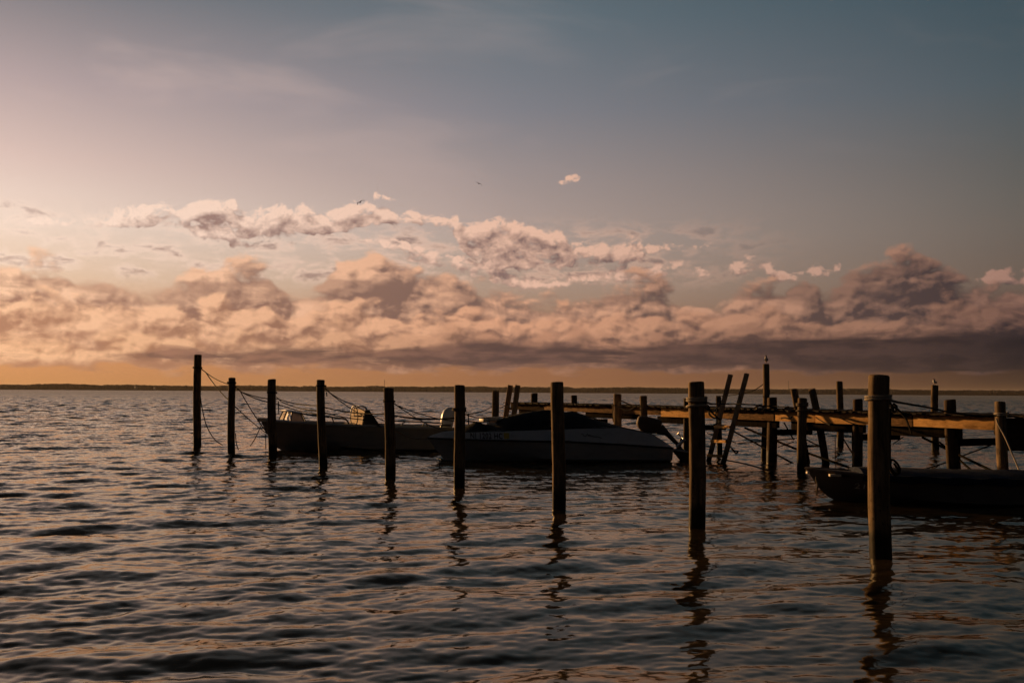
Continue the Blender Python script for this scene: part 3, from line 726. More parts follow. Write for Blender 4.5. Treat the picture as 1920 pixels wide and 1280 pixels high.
# ---- boat A: grey skiff with console, far side
frA = Frame(P(850, 800, 36.3), P(488, 787, 35.4))
boatA = empty('skiff', tuple(frA.o), 'open grey skiff with pale console and white outboard, farthest of the boats', 'boat', 'moored boats')
shA = [(0, .80), (.3, .84), (.6, .90), (.8, .98), (1, 1.07)]
A_ = dict(beam=2.3, sheer=shA, rake=1.15, pw=.5, full=.5, p=2.4)
rings = hull_mesh(frA, **A_)
MB().loft(rings, cap=True, closed=False).add(rings[0], [tuple(range(len(rings[0])))]).build('hull', 'hull_grey', boatA)
inner = hull_mesh(frA, **{**A_, 'beam': 2.16}, draft=.25, chine=.35)
MB().loft(inner, closed=False).add(inner[0], [tuple(range(len(inner[0])))]).build('inner_liner', 'trim', boatA)
MB().tube(sweep_rail(frA, 2.3, shA, 1.15, .5, .5, 2.4, .04), .045, 8).build('gunwale', 'trim', boatA)
def fdeck(fr, sheer, t0, beam, rake, full, p, dz, m, name, par, crown=.06):
    mb = MB(); n = 14; rows = []
    for i in range(n + 1):
        t = t0 + (1 - t0) * i / n * .985; s = smooth(.45, 1, t); b = max(plan(t, beam, full, p) - .04, .02); z = lerp_tab(sheer, t) + dz; x = t * (fr.L - rake) + rake * s
        top = [fr(x, b * k, z + crown * (1 - k * k)) for k in (-1, -.6, -.2, .2, .6, 1)]; rows.append(top + [fr(x, b, z - .04), fr(x, -b, z - .04)])
    return mb.loft(rows).build(name, m, par)
fdeck(frA, shA, .80, 2.3, 1.15, .5, 2.4, .0, 'gelcoat_cream', 'foredeck', boatA)
MB().box(P(492, 786.5, 35.3), (.16, 0, 0), (0, .12, 0), (0, 0, .07), .03).build('bow_highlight_block', 'gelcoat_cream', boatA)  # pale block added to give the bow tip its sunlit spot
# windscreen on the bow: raked panes in a metal frame
YA = 35.0
def wpt(px, py, dy=0.0): return P(px, py, YA + dy)
for k, quad in enumerate((((523, 789), (532, 771), (537, 771), (530, 789)), ((531, 789), (538, 771), (547, 773), (545, 790)), ((546, 790), (548, 773), (563, 776), (569, 792)))):
    dep = ((1.1, 1.5, 1.2, .55), (.55, 1.2, .5, .0), (.0, .5, .45, -.1))[k]
    a = [wpt(x, y, d) for (x, y), d in zip(quad, dep)]; off = Vector((.012, .012, .004))
    MB().loft([a, [v + off for v in a]]).build('windscreen_pane', 'tinted_glass', boatA, smooth=False)
MB().tube([wpt(528, 770, 1.2), wpt(536, 769.5, 1.0), wpt(547, 771.5, .6), wpt(565, 775, .45)], .05, 8).build('windscreen_rail', 'alloy', boatA)
for (x0, y0, d0, x1, y1, d1) in ((521, 790, .5, 531, 770, 1.1), (530, 790, .2, 538, 770, .9), (545, 791, 0, 548, 772, .55), (571, 792, -.1, 564, 775, .45), (574, 792, .9, 566, 775, 1.2)):
    MB().tube([wpt(x0, y0, d0), wpt(x1, y1, d1)], .022, 6).build('windscreen_post', 'black_paint', boatA)
MB().tube(curve_pts([wpt(565, 775, .45), wpt(595, 779, .3), wpt(630, 783), wpt(646, 785), wpt(652, 790), wpt(654, 797)], 8), .03, 8).build('grab_rail', 'black_paint', boatA)
for x0, y0, x1, y1 in ((595, 779, 597, 796), (622, 782, 628, 797)):
    MB().tube([wpt(x0, y0, .2), wpt(x1, y1, .1)], .022, 6).build('rail_post', 'black_paint', boatA)
# console with its pale front tilted to the light, wheel and a sloping dark back
fr0 = [wpt(663, 765, 1.15), wpt(686, 769, -.05), wpt(680, 797, -.05), wpt(657, 792, 1.15)]
bk0 = [wpt(668, 764, 1.35), wpt(691, 768, .05), wpt(714, 799, .05), wpt(690, 797, 1.35)]
MB().loft([fr0, bk0]).build('console', 'black_paint', boatA, smooth=False)
fn = ((fr0[1] - fr0[0]).cross(fr0[3] - fr0[0])).normalized(); fn = fn if fn.x < 0 else -fn
MB().loft([[v + fn * .006 for v in fr0], [v + fn * .035 for v in fr0]]).build('console_front', 'console_tan', boatA, smooth=False)
MB().tube(curve_pts([wpt(666, 764, .2), wpt(676, 761, .0), wpt(684, 763, -.15), wpt(689, 769, -.2)], 8), .035, 8).build('console_top_rail', 'alloy', boatA)
cw = wpt(664, 780, -.1); ring = [cw + Vector((.26 * math.cos(a) * .62, -.20 * math.cos(a), .36 * math.sin(a))) for a in np.linspace(0, 2 * math.pi, 29)]
wh = MB().tube(ring, .018, 6).build('steering_wheel', 'black_paint', boatA)
MB().tube([ring[0], ring[14]], .012, 6).tube([ring[7], cw], .012, 6).tube([cw, cw + Vector((.25, .15, 0))], .03, 6).build('wheel_spokes', 'black_paint', wh)
MB().loft([[wpt(x, y, d) for x, y in ((690, 768), (693, 769), (714, 799), (708, 799))] for d in (-.3, .9)]).build('leaning_post', 'black_paint', boatA, smooth=False)
MB().box(wpt(655, 795, .2), (.16, 0, 0), (0, .2, 0), (0, 0, .05), .02).build('seat_cushion', 'gelcoat_cream', boatA)
# low stern rail
MB().tube([wpt(738, 789, .1), wpt(790, 791, .1), wpt(830, 793.5, .2)], .022, 6).build('stern_rail', 'black_paint', boatA)
for a, b_, c in (((751, 801), (755, 793), (762, 789.5)), ((790, 802), (796, 792), (797, 791)), ((797, 791), (800, 795), (802, 802))):
    MB().tube([wpt(*a, .1), wpt(*b_, .1), wpt(*c, .1)], .02, 6).build('rail_post', 'black_paint', boatA)
# white outboard on the transom
def outboard(parent, base, up, back, side, hh, ww, dd, mcowl, leg_to, pale=True):
    o = empty if 0 else None
    rings = []
    for k, (h, sx, sy, sh) in enumerate(((0, .70, .72, .0), (.04, .86, .86, .0), (.30, 1.0, 1.0, -.02), (.62, .98, .95, .02), (.85, .84, .78, .08), (.96, .60, .55, .14), (1.0, .30, .26, .16))):
        c = base + up * (h * hh) + back * (sh * ww); ring = []
        for j in range(20):
            a = 2 * math.pi * j / 20; ca, sa = math.cos(a), math.sin(a)
            ring.append(c + back * (ww / 2 * sx * math.copysign(abs(ca) ** .7, ca)) + side * (dd / 2 * sy * math.copysign(abs(sa) ** .7, sa)))
        rings.append(ring)
    cw = MB().loft(rings).build('motor_cowl', mcowl, parent)
    MB().tube([base, base.lerp(leg_to, .5), leg_to], [.12, .075, .055], 10).build('motor_leg', 'black_paint', parent)
    d = (leg_to - base).normalized()
    MB().tube([leg_to - back * .22, leg_to - back * .1, leg_to + back * .2, leg_to + back * .28], [.02, .06, .05, .015], 10).build('gearcase', 'black_paint', parent)
    pr = MB()
    for k in range(3):
        a = 2.1 * k + .5; v = side * math.cos(a) + d * math.sin(a); w = side * -math.sin(a) + d * math.cos(a); h0 = leg_to + back * .27
        pr.loft([[h0 + v * .03 + w * .02, h0 + v * .03 - w * .02 + back * .012, h0 + v * .17 - w * .07 + back * .04, h0 + v * .19 + w * .04 - back * .02],
                 [q_ + back * .01 for q_ in (h0 + v * .03 + w * .02, h0 + v * .03 - w * .02 + back * .012, h0 + v * .17 - w * .07 + back * .04, h0 + v * .19 + w * .04 - back * .02)]])
    pr.build('propeller', 'alloy', parent)
    MB().box(base - up * .05 - back * .12, back * .12, side * .14, up * .11, .02).build('motor_bracket', 'black_paint', parent)
    return cw
bo = wpt(838, 801, .6); cwl = outboard(boatA, bo, Vector((.06, 0, 1)), -frA.f, frA.l, .72, .48, .50, 'gelcoat_white', Vector((bo.x + .1, bo.y, -.2)))
MB().beam(wpt(828, 797, .0), wpt(846, 797, .0), .60, .07).build('cowl_band', 'black_paint', cwl)

# ---- boat B: white decked runabout under a dark cover
frB = Frame(P(1243, 838, 31.5), P(801, 823, 30.5))
boatB = empty('runabout', tuple(frB.o), 'white decked motorboat under a black canvas cover, registration on its bow', 'boat', 'moored boats')
shB = [(0, .43), (.25, .54), (.5, .63), (.8, .66), (1, .69)]
B_ = dict(beam=2.4, sheer=shB, rake=.80, pw=.85, full=.42, p=2.5)
rings = hull_mesh(frB, **B_)
MB().loft(rings, cap=True, closed=False).add(rings[0], [tuple(range(len(rings[0])))]).build('hull', 'hull_black', boatB)
capB = [(0, .46), (.03, .60), (.10, .88), (.245, 1.08), (.45, 1.04), (.65, .98), (.86, .90), (.95, .87), (1, .80)]
def cap_profile(t):
    s = smooth(.45, 1, t); x = t * (frB.L - .80) + .80 * s; b = plan(t, 2.4, .42, 2.5); z0 = lerp_tab(shB, t); z1 = max(lerp_tab(capB, t), z0 + .02)
    return x, b, z0, z1
def cap_side(x, z):                              # half-breadth of the white topside at station x and height z
    ts = np.linspace(0, 1, 101); pr = [cap_profile(t) for t in ts]
    t = float(np.interp(x, [q_[0] for q_ in pr], ts)); _, b, z0, z1 = cap_profile(t)
    return b - (z - z0) / max(z1 - z0, .02) * min(.16, b * .5) + .0
rows = []
for i in range(49):
    x, b, z0, z1 = cap_profile(i / 48); ins = min(.16, b * .5); back = .20 * smooth(.9, 1, i / 48)
    rows.append([frB(x - back * .0, b, z0), frB(x - back * .5, b - ins * .5, (z0 + z1) / 2 + .01), frB(x - back, b - ins, z1), frB(x - back, b - ins - min(.1, b * .2), z1 - .03), frB(x - back, -(b - ins - min(.1, b * .2)), z1 - .03),
                 frB(x - back, -(b - ins), z1), frB(x - back * .5, -(b - ins * .5), (z0 + z1) / 2 + .01), frB(x, -b, z0)])
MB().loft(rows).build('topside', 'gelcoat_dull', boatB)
MB().tube(sweep_rail(frB, 2.4, shB, .80, .85, .42, 2.5, .03, out=.012), .028, 8).build('rub_rail', 'black_rubber', boatB)
# canvas cover: ridge heights read along the boat
def xs(px): return (1262 - px) / (1262 - 801) * frB.L + 0.0
ridge = [(1252, .66), (1216, .80), (1190, .95), (1141, 1.20), (1110, 1.33), (1081, 1.50), (1040, 1.55), (985, 1.50), (962, 1.38), (945, 1.28), (934, 1.16), (925, 1.10), (908, 1.14), (896, 1.22), (884, 1.10), (868, .99)]
rows = []; rng = random.Random(9); rx = [xs(a) for a, _ in ridge]; rz = [b for _, b in ridge]
for i in range(61):
    x = rx[0] + (rx[-1] - rx[0]) * i / 60; ts = np.linspace(0, 1, 101)
    t = float(np.interp(x, [cap_profile(q_)[0] for q_ in ts], ts)); _, b, z0, z1 = cap_profile(t); b = max(b - .14, .05); zr = float(np.interp(x, rx, rz))
    z1 -= .01; row = []
    for k in np.linspace(-1, 1, 15):
        fold = .025 * math.sin(x * 5.3 + k * 4) * (1 - k * k) + rng.uniform(-.006, .006)
        row.append(frB(x, b * k, z1 + (zr - z1) * (1 - abs(k) ** 1.5) + fold))
    rows.append(row + [frB(x, b * .98, z1 - .06), frB(x, -b * .98, z1 - .06)])
MB().loft(rows).build('canvas_cover', 'canvas_black', boatB)
MB().tube([frB(xs(1081), -.25, 1.51), frB(xs(1141), -.75, 1.24), frB(xs(1216), -1.12, .84), frB(xs(1252), -1.16, .52)], .02, 6).build('cover_strap', 'rope_tan', boatB)
YB = 31.0
for (x0, y0, x1, y1, h, d) in ((908, 782.5, 940, 782, .045, .2), (905, 787.5, 913, 788, .09, .1), (917, 787, 939, 785.5, .06, .0), (917, 793.5, 936, 796, .06, -.1)):
    MB().beam(P(x0, y0, YB + d), P(x1, y1, YB + d - .25), .25, h, bev=.015).build('windscreen_frame', 'gelcoat_cream', boatB)
pn = [P(914, 784, YB + .1), P(939, 784, YB - .1), P(934, 796, YB - .3), P(918, 796, YB - .1)]
MB().loft([pn, [v + Vector((.01, .012, 0)) for v in pn]]).build('windscreen_pane', 'tinted_glass', boatB, smooth=False)
def on_topside(vs, x0, z0, slope=0.0):
    return [frB(x0 - v.x, -1, 0) * 0 + frB(x0 - v.x, cap_side(x0 - v.x, z0 + v.y + slope * v.x) + .012, z0 + v.y + slope * v.x) for v in vs]
vs, fs = text_mesh('NJ 1202 HC', .232)
wt = max(v.x for v in vs); kx = (xs(879) - xs(938)) / wt
vs = [Vector((v.x * kx, v.y, 0)) for v in vs]
MB().add(on_topside(vs, xs(879), .705), fs).build('registration_number', 'lettering', boatB, smooth=False)
st_ = [Vector((x, y, 0)) for x, y in ((0, 0), (.15, 0), (.15, .17), (0, .17))]
MB().add(on_topside(st_, xs(940.5), .71), [(0, 1, 2, 3)]).build('registration_sticker', 'sticker', boatB, smooth=False)
scr = curve_pts([(0, .06, 0), (.05, .10, 0), (.09, .02, 0), (.16, .05, 0), (.20, .11, 0), (.23, .04, 0), (.27, .075, 0), (.30, .03, 0), (.35, .055, 0), (.40, .02, 0), (.50, .03, 0), (.62, -.01, 0)], 6)
MB().tube(on_topside([Vector(v) for v in scr], xs(1084), .77, -.05), .009, 5).build('script_emblem', 'lettering', boatB)
cb = P(1238, 800, 31.3); outboard(boatB, cb, Vector((-.96, 0, .16)).normalized(), Vector((.25, 0, .95)).normalized(), Vector((0, 1, 0)), .76, .50, .48, 'motor_brown', P(1274, 836, 31.3))
MB().beam(P(1262, 842, 31.2), P(1288, 846, 31.2), .5, .05).build('swim_step', 'hull_black', boatB)
MB().tube([P(1268, 838, 31.0), P(1284, 823, 31.0)], .05, 8).build('trim_ram', 'alloy', boatB)
MB().beam(P(1268, 840, 31.3), P(1286, 862, 31.3), .10, .30).build('skeg', 'black_paint', boatB)

# ---- boat C: dark skiff, nearest, running out of the frame
frC = Frame(P(2010, 900, 19.6), P(1511, 888, 20.0))
boatC = empty('skiff', tuple(frC.o), 'low dark skiff in the right foreground with faded bow numbers', 'boat', 'moored boats')
shC = [(0, .50), (.5, .50), (.8, .53), (1, .62)]
C_ = dict(beam=1.7, sheer=shC, rake=.75, pw=.55, full=.5, p=2.6)
rings = hull_mesh(frC, **C_, draft=-.22, chine=.05)
MB().loft(rings, cap=True, closed=False).add(rings[0], [tuple(range(len(rings[0])))]).build('hull', 'hull_brown', boatC)
inner = hull_mesh(frC, **{**C_, 'beam': 1.58}, draft=.08, chine=.15)
MB().loft(inner, closed=False).add(inner[0], [tuple(range(len(inner[0])))]).build('inner_liner', 'hull_brown', boatC)
MB().tube(sweep_rail(frC, 1.7, shC, .75, .55, .5, 2.6, .03), .03, 8).build('gunwale', 'hull_brown', boatC)
fdeck(frC, shC, .79, 1.7, .75, .5, 2.6, -.01, 'hull_brown', 'foredeck', boatC, .03)
rows = []
for i in range(31):
    t = .02 + .80 * i / 30; b = plan(t, 1.7, .5, 2.6) + .035; z = lerp_tab(shC, t); x = t * (frC.L - .75) + .75 * smooth(.45, 1, t)
    rows.append([frC(x, b * k, z + .02 + .10 * (1 - k * k) + .012 * math.sin(9 * x + 5 * k)) for k in np.linspace(-1, 1, 11)] + [frC(x, b, z - .10 + .02 * math.sin(7 * x)), frC(x, -b, z - .10 + .02 * math.sin(6 * x))])
MB().loft(rows).build('tarp', 'canvas_navy', boatC)
for px, py, w in ((1514.5, 885.5, .05), (1561, 890.5, .13), (1573, 891, .07)):
    MB().box(P(px, py, 19.5), (w / 2, 0, 0), (0, .05, 0), (0, 0, .022), .008).build('cleat', 'gelcoat_cream', boatC)
def on_hullC(px, py):                            # camera-side face of the skiff's bow
    return P(px, py, 19.62 - .75 * smooth(1511, 1720, px) - .03)
vs, fs = text_mesh('2110', .165); wt = max(v.x for v in vs)
o_ = [on_hullC(1594 + v.x / wt * 44, 919.5 - v.y / .12 * 12.5) for v in vs]

# the bow numbers lie on the planking: find the side of the hull for each point
def hull_side(fr, par, x, z, **kw):
    best = None
    for i in range(0, 201):
        t = i / 200; zs = lerp_tab(par['sheer'], t); bg = max(plan(t, par['beam'], par['full'], par['p']), .012); s_ = smooth(.45, 1, t)
        zk = kw['draft'] + s_ * .12; zc = kw['chine'] * (.5 + .5 * t) + s_ * .25 * (zs - kw['chine']); bc = bg * (.9 - .35 * s_)
        h = max(0., min(1., (z - zk) / (zs - zk))); xx = t * (fr.L - par['rake']) + par['rake'] * s_ * h ** par['pw']
        y = bc + (bg - bc) * max(0, min(1, (z - zc) / (zs - zc)))
        if best is None or abs(xx - x) < best[0]: best = (abs(xx - x), y)
    return best[1]
x0 = (frC.o - P(1594, 905, 19.2)).length
def xC(px): return (2010 - px) / (2010 - 1511) * frC.L
o_ = []
for v in vs:
    x = xC(1594 + v.x / wt * 44) ; z = .26 + v.y
    o_.append(frC(x, hull_side(frC, C_, x, z, draft=-.22, chine=.05) + .012, z))
MB().add(o_, fs).build('registration_number', 'lettering_pale', boatC, smooth=False)

# ------------------------------------------------------------------ ropes
def rope(paths, r, m, label, group='mooring ropes'):
    mb = MB()
    for p in paths: mb.tube(p, r, 6)
    b0 = Vector(paths[0][0]); o = mb.build('mooring_rope', m, None, loc=(b0.x, b0.y, b0.z)); tag(o, label, 'rope', group); return o
def wrap(pl, py, turns, r, tilt=.0):             # turns of rope round a pile at picture row py
    b, t, rad = pl; out = []
    z0 = P(pl[1][0] * 0 + 960, py, b.y).z
    k = (z0 - b.z) / (t.z - b.z); c = b.lerp(t, k)
    for i in range(int(26 * turns) + 1):
        a = 2 * math.pi * i / 26; out.append(c + Vector((math.cos(a) * (rad * 1.03 + r), math.sin(a) * (rad * 1.03 + r), r * 2.1 * i / 26 + tilt * math.sin(a))))
    return out
def pw(*pts): return curve_pts([P(*p) for p in pts], 8)
y1, y2, y3, y4, y5, y6 = (RP[i][0].y for i in range(6))
def knot(p, r): return [p + Vector((0, 0, -r)), p + Vector((r * .3, 0, 0)), p + Vector((0, 0, r))]
rope([wrap(RP[0], 694, 1.5, .016), pw((378, 692, y1), (386, 698, y1)), sag(P(386, 698, y1), P(428, 720, y2), .05), sag(P(386, 698, y1), P(428, 749, y2), .06), sag(P(428, 749, y2), P(501, 813, 35.3), .05)], .017, 'rope_dark',
     'dark ropes slung from the tallest pile towards the skiff bow')
MB_k = [(387, 699, y1), (450, 733.5, y2), (526, 751, y3), (617, 735, y4), (746, 761, y5)]
rope([pw((376, 744, y1 - .2), (379, 765, y1 - .2), (387, 797, y1 - .6), (402, 823, y1 - 1), (417, 834, y1 - 1.2))], .018, 'rope_dark', 'slack rope hanging from the tallest pile into the water')
rope([wrap(RP[1], 722, 1.5, .016), sag(P(441, 724, y2), P(451, 734, y2 - .1), 0), sag(P(451, 734, y2 - .1), P(520, 748, y3 + .2), .06), sag(P(451, 734, y2 - .1), P(520, 757, y3 + .2), .06), sag(P(451, 734, y2 - .1), P(494, 802, 35.3), .05), sag(P(494, 802, 35.3), P(501, 813, 35.3), 0),
      sag(P(520, 757, y3 + .2), P(600, 776, y4 + .3), .05), pw((441.5, 812, y2), (443, 830, y2), (447, 843, y2))], .016, 'rope_dark', 'dark ropes fanning right from the second pile with a knot')
rope([pw((490, 796, 35.0), (484, 810, 34.8), (477, 824, 34.6), (469, 836, 34.4)), pw((498, 814, 34.9), (498.5, 842, 34.7))], .015, 'rope_dark', 'loose rope ends dangling below the skiff bow')
rope([wrap(RP[2], 740, 1.6, .016), sag(P(518, 744, y3), P(526, 751, y3), 0), sag(P(526, 749, y3), P(596, 760, y4 + .2), .05), sag(P(526, 752, y3), P(596, 770, y4 + .2), .06), pw((522, 752, y3), (522.5, 776, y3)),
      sag(P(596, 760, y4 + .2), P(722, 776, y5 + .3), .07), sag(P(596, 770, y4 + .2), P(690, 787, 34.5), .05), sag(P(722, 776, y5 + .3), P(852, 784, y6 + .3), .05)], .016, 'rope_dark', 'long dark ropes running right from the third pile past the console')
rope([wrap(RP[3], 727, 1.5, .015), sag(P(610, 728, y4), P(618, 736, y4), 0), sag(P(618, 736, y4), P(669, 761, 34.5), .04), sag(P(618, 736, y4), P(682, 779, 34.5), .05), sag(P(669, 761, 34.5), P(722, 789, 34.6), .04), pw((612, 735, y4), (613, 743, y4))], .015, 'rope_dark',
     'dark ropes from the fourth pile down to the pale console')
rope([wrap(RP[4], 755, 1.5, .014), sag(P(739, 756, y5), P(747, 762, y5), 0), sag(P(747, 761, y5), P(852, 789, 29), .06), sag(P(747, 762, y5), P(824, 804, 30), .05), sag(P(739, 779, y5), P(850, 783, y6 + .2), .06)], .013, 'rope_dark',
     'dark ropes from the fifth pile to the white boat bow')
rope([sag(P(739, 805, y5), P(801, 822, 30.4), .10)], .016, 'rope_tan', 'tan slack rope from the fifth pile to the white bow tip')
rope([sag(P(740, 856, y5), P(846, 863, 29.4), .03), pw((824, 864, 28), (824, 884, 28))], .014, 'rope_dark', 'rope stretched low over the water below the white bow')
rope([wrap(RP[5], 771, 2.2, .017)], .018, 'rope_tan', 'rope turns round the pile beside the white bow')
rope([sag(P(871, 777, y6 + .2), P(922, 762, 39.8), .06), sag(P(871, 776, y6 + .2), P(930, 779, 39.8), .10), sag(P(872, 788, y6 + .2), P(925, 788, 33), .05), pw((878, 776, y6 + 1), (878.5, 796, y6 + 1.5)), sag(P(930, 767, 39.8), P(952, 756, 41.5), .04)], .015, 'rope_dark',
     'dark ropes between the white bow pile and the sunlit pile')
rope([wrap(RP[7], 751, 2.2, .017, .01), wrap(RP[7], 762, 1.3, .017, -.01)], .02, 'rope_pale', 'pale rope turns round the pile left of the ladder')
yp = RP[7][0].y
rope([pw((1322, 752, yp), (1334, 757, yp + 4), (1352, 757, 29), (1396, 757.5, 29), (1440, 761, 30), (1490, 764, 28.8)), pw((1322, 755, yp), (1330, 765, yp + 1), (1330, 776, yp + 2), (1338, 783, yp + 4), (1347, 784, 27)), pw((1324, 760, yp), (1336, 772, yp + 3), (1346, 762, 27), (1342, 778, 27), (1350, 786, 27.5)),
      pw((1322, 764, yp), (1338, 776, yp + 4), (1348, 790, 27), (1333, 800, 26))], .018, 'rope_dark', 'tangle of dark rope between the pale-roped pile and the ladder')
rope([wrap(RP[8], 747, 2.1, .016)], .016, 'rope_pale', 'single pale rope band round the thickest pile')
y9 = RP[8][0].y
rope([pw((1666, 750, y9), (1676, 752, y9 + .6), (1690, 755, 15), (1745, 764.5, 18.5)), sag(P(1745, 764.5, 18.5), P(1868, 779, 20.8), .05), pw((1888, 778, 20.9), (1925, 786, 20.9))], .017, 'rope_dark', 'dark rope led right from the thickest pile to the stout pile')
rope([pw((1666, 752, y9), (1674, 762, y9 + .4), (1684, 768, 14), (1697, 782, 17), (1704, 798, 19), (1709, 812, 20)), pw((1670, 760, y9 + .3), (1677, 772, y9 + .5), (1681, 763, y9 + .6), (1676, 757, y9 + .5))], .018, 'rope_dark', 'knotted rope falling right behind the thickest pile')
rope([pw((1669, 765, y9 + .2), (1668.5, 820, y9 + .2), (1669, 868, y9 + .2), (1675, 884, y9 + .2), (1684, 888, y9 + .2), (1687, 878, y9 + .2), (1680, 866, y9 + .2), (1671, 862, y9 + .2), (1670, 880, y9 + .2), (1678, 890, y9 + .2), (1684, 882, y9 + .2), (1676, 868, y9 + .2)),
      pw((1665, 768, y9 + .15), (1665.5, 840, y9 + .15), (1668, 880, y9 + .15))], .016, 'rope_dark', 'rope coil hanging against the thickest pile above the dark skiff')
rope([wrap(bE, 758, 2.0, .02), wrap(bE, 768, 1.3, .02)], .022, 'rope_tan', 'two rope turns near the top of the pile before the pier')
rope([wrap(bF, 775, 2.3, .018), pw((1868, 784, 20.75), (1872, 796, 20.7), (1885, 820, 20.5), (1900, 855, 20.2), (1915, 892, 19.8))], .016, 'rope_pale', 'pale rope from the stout pile down to the dark skiff')
rope([pw((1152, 760, 33.5), (1164, 764, 33.4), (1172, 769, 33.3), (1182, 768, 33.2), (1190, 762, 33.2)), pw((1160, 757, 33.6), (1166, 752, 33.6), (1178, 757, 33.6), (1190, 760, 33.4)), pw((1150, 758, 33.5), (1149, 780, 33.6), (1150, 790, 33.7))], .022, 'rope_tan', 'rope bundle on the pier edge between the two short piles')
rope([pw((1416, 764, 30.2), (1424, 760, 30.3), (1432, 763, 30.3), (1427, 767, 30.1), (1418, 766, 30.1)), ], .035, 'rope_tan', 'coiled rope heap on the deck left of the tall gull pile')
rope([pw((1470, 767, 28.9), (1478, 763, 29), (1484, 768, 28.8), (1476, 770, 28.7))], .035, 'rope_tan', 'coiled rope heap on the deck left of the rope-wound pile')
rope([pw((1465, 784, 28.6), (1472, 783, 28.4), (1480, 785, 28.2), (1484, 781, 28.2), (1476, 784.5, 28.3))], .02, 'rope_dark', 'dark rope hanging over the sunlit board near the rope-wound pile')
rope([sag(P(1410, 733, 33.4), P(1431, 720, 33.4), .02), sag(P(1343, 742, 36), P(1410, 733, 33.4), .05)], .014, 'rope_dark', 'thin rope sloping left from the tall gull pile')
rope([sag(P(1530, 782, 28.0), P(1556, 796, 27.0), .02), sag(P(1574, 782, 27.3), P(1612, 798, 26.5), .02)], .018, 'rope_dark', 'short dark ropes crossing the sunlit fascia right of the leaning pair')
rope([pw((1369, 836, 30), (1378, 846, 29.8), (1384, 845, 29.8), (1380, 850, 29.7), (1372, 842, 29.9))], .02, 'rope_dark', 'frayed rope scrap hanging right of the ladder')
rope([pw((1360, 862, 29), (1400, 870, 28), (1450, 884, 26.6))], .02, 'rope_dark', 'rope trailing in the water from the ladder foot')
rope([pw((1531, 893, 19.4), (1530, 899, 19.4), (1533, 908, 19.35), (1532, 918, 19.35), (1531, 928, 19.4))], .015, 'rope_tan', 'short bow rope dangling down the dark skiff stem')
rope([pw((1560, 885, 21), (1600, 884, 22.5), (1640, 890, 21), (1600, 892.5, 19.6), (1575, 891.5, 19.5))], .014, 'rope_dark', 'mooring rope lying slack behind the dark skiff bow')

# ------------------------------------------------------------------ gulls
def ell_ring(c, ux, uy, rx, ry, n=14): return [c + ux * (rx * math.cos(2 * math.pi * k / n)) + uy * (ry * math.sin(2 * math.pi * k / n)) for k in range(n)]
def perched_gull(top, h, label, head_dir, hunched=False):
    o = empty('gull', tuple(top), label, 'gull', 'gulls perched on piles')
    f = Vector(head_dir).normalized(); s = Vector((-f.y, f.x, 0)); z = Vector((0, 0, 1))
    k = h
    if hunched: sp = [(-.34, .30, .02, .02), (-.26, .36, .09, .05), (-.12, .42, .17, .15), (.05, .46, .22, .20), (.16, .52, .21, .20), (.22, .66, .16, .16), (.24, .80, .15, .14), (.26, .92, .09, .10), (.27, .97, .02, .03)]
    else: sp = [(-.30, .16, .02, .015), (-.24, .24, .08, .04), (-.13, .36, .15, .11), (.0, .48, .18, .16), (.07, .62, .15, .14), (.09, .74, .10, .10), (.10, .84, .105, .11), (.12, .94, .08, .09), (.125, 1.0, .02, .03)]
    rings = []
    for i, (a, b_, ry, rz) in enumerate(sp):
        a0, a1 = sp[max(i - 1, 0)], sp[min(i + 1, len(sp) - 1)]; d = (f * (a1[0] - a0[0]) + z * (a1[1] - a0[1])).normalized(); up = s.cross(d)
        rings.append(ell_ring(top + f * a * k + z * b_ * k, s, up, ry * k, rz * k))
    bd = MB().loft(rings).build('body', 'feather_white', o)
    hd = rings[-3:] if not hunched else rings[-2:]
    hc = top + f * (sp[-3][0] * k) + z * ((sp[-3][1] + .01) * k)
    hood = [ell_ring(top + f * sp[i][0] * k + z * sp[i][1] * k, s, f, sp[i][2] * k * 1.06, sp[i][3] * k * 1.06) for i in (-3, -2, -1)]
    MB().loft(hood).build('hood', 'feather_black', bd)
    bp = top + f * ((sp[-2][0] + sp[-2][3] * .7) * k) + z * ((sp[-2][1] - .04) * k)
    MB().tube([bp, bp + f * .10 * k, bp + f * .17 * k - z * .03 * k], [.03 * k, .022 * k, .006 * k], 8).build('beak', 'beak', o)
    for sg in (-1, 1):
        wr = [ell_ring(top + f * a * k + z * b_ * k + s * sg * off * k, f, z, rx * k, rz * k, 10) for a, b_, off, rx, rz in ((-.02, .50, .10, .13, .15), (-.02, .50, .195, .12, .14), (-.04, .48, .215, .08, .09))] if not hunched else \
             [ell_ring(top + f * a * k + z * b_ * k + s * sg * off * k, f, z, rx * k, rz * k, 10) for a, b_, off, rx, rz in ((-.08, .44, .12, .22, .15), (-.08, .44, .225, .20, .13), (-.10, .43, .245, .12, .08))]
        MB().loft(wr).build('wing', 'feather_grey', o)
        lx = top + s * sg * .05 * k
        MB().tube([lx + z * .36 * k, lx + z * .02 * k], .016 * k, 6).tube([lx + z * .012 * k, lx + f * .09 * k + z * .008 * k], .014 * k, 5).build('leg', 'beak', o)
    return o
perched_gull(bA[1], .30, 'dark-headed gull standing upright on the tall slim pile', (-.35, -.94, 0))
perched_gull(bC[1], .25, 'small hunched pale gull resting on a slim pile at right', (-.8, -.6, 0), True)
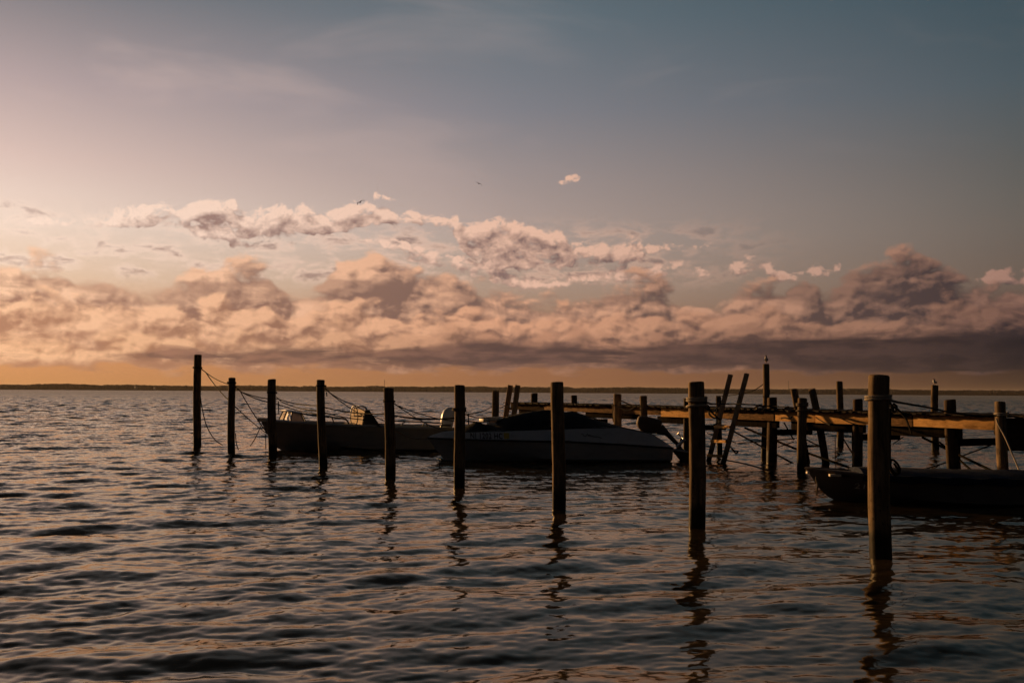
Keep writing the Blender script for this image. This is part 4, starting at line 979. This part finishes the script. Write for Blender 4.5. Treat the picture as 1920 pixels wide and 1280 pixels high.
def flying_gull(c, span, roll, wing, label):
    o = empty('gull', tuple(c), label, 'gull', 'gulls in flight')
    f = Vector((-.35, -.9, -.1)).normalized(); s = Vector((math.cos(roll) * .95, -.3, math.sin(roll))).normalized(); u = f.cross(s).normalized(); u = u if u.z > 0 else -u
    b = span
    MB().loft([ell_ring(c + f * a * b, s, u, r * b, r * b * .9, 10) for a, r in ((-.22, .01), (-.14, .035), (0, .06), (.10, .055), (.15, .035), (.19, .032), (.22, .008))]).build('body', 'feather_black', o)
    MB().tube([c + f * .21 * b, c + f * .26 * b], [.014 * b, .003 * b], 6).build('beak', 'beak', o)
    for sg, sec in zip((-1, 1), wing):
        rr = []
        for (d, hgt, ch, sw) in sec:
            p = c + s * sg * d * b + u * hgt * b - f * sw * b
            rr.append([p + f * ch * .5 * b, p + u * .022 * b, p - f * ch * .5 * b, p - u * .016 * b])
        MB().loft(rr).build('wing', 'feather_black', o)
W_up = [(.02, .0, .16, 0), (.16, .10, .17, -.02), (.30, .10, .13, .02), (.50, .02, .03, .12)]
W_dn = [(.02, .0, .16, 0), (.15, .07, .17, -.02), (.28, .0, .13, .02), (.40, -.16, .03, .10)]
flying_gull(P(675, 379.5, 95), 1.0, .28, (W_dn, W_up), 'dark gull gliding with bent wings above the long cloud')
flying_gull(P(898, 344.5, 105), .9, -.30, (W_up, W_dn), 'dark gull banking alone in the open sky at centre')

HAZE = 2.2e-5
def build_haze():
    m = bpy.data.materials.new('haze'); m.use_nodes = True; nt = m.node_tree; nt.nodes.clear()
    v = nt.nodes.new('ShaderNodeVolumePrincipled'); v.inputs['Color'].default_value = (0.9, 0.82, 0.76, 1); v.inputs['Density'].default_value = HAZE; v.inputs['Anisotropy'].default_value = 0.2
    o = nt.nodes.new('ShaderNodeOutputMaterial'); nt.links.new(v.outputs[0], o.inputs['Volume'])
    MATS['haze'] = m
    h = MB().box((0, 7000, 35), (7500, 0, 0), (0, 7400, 0), (0, 0, 37.5)).build('haze', 'haze', smooth=False); tag(h, 'thin dusk haze over the whole bay', 'haze', kind='stuff')
build_haze()
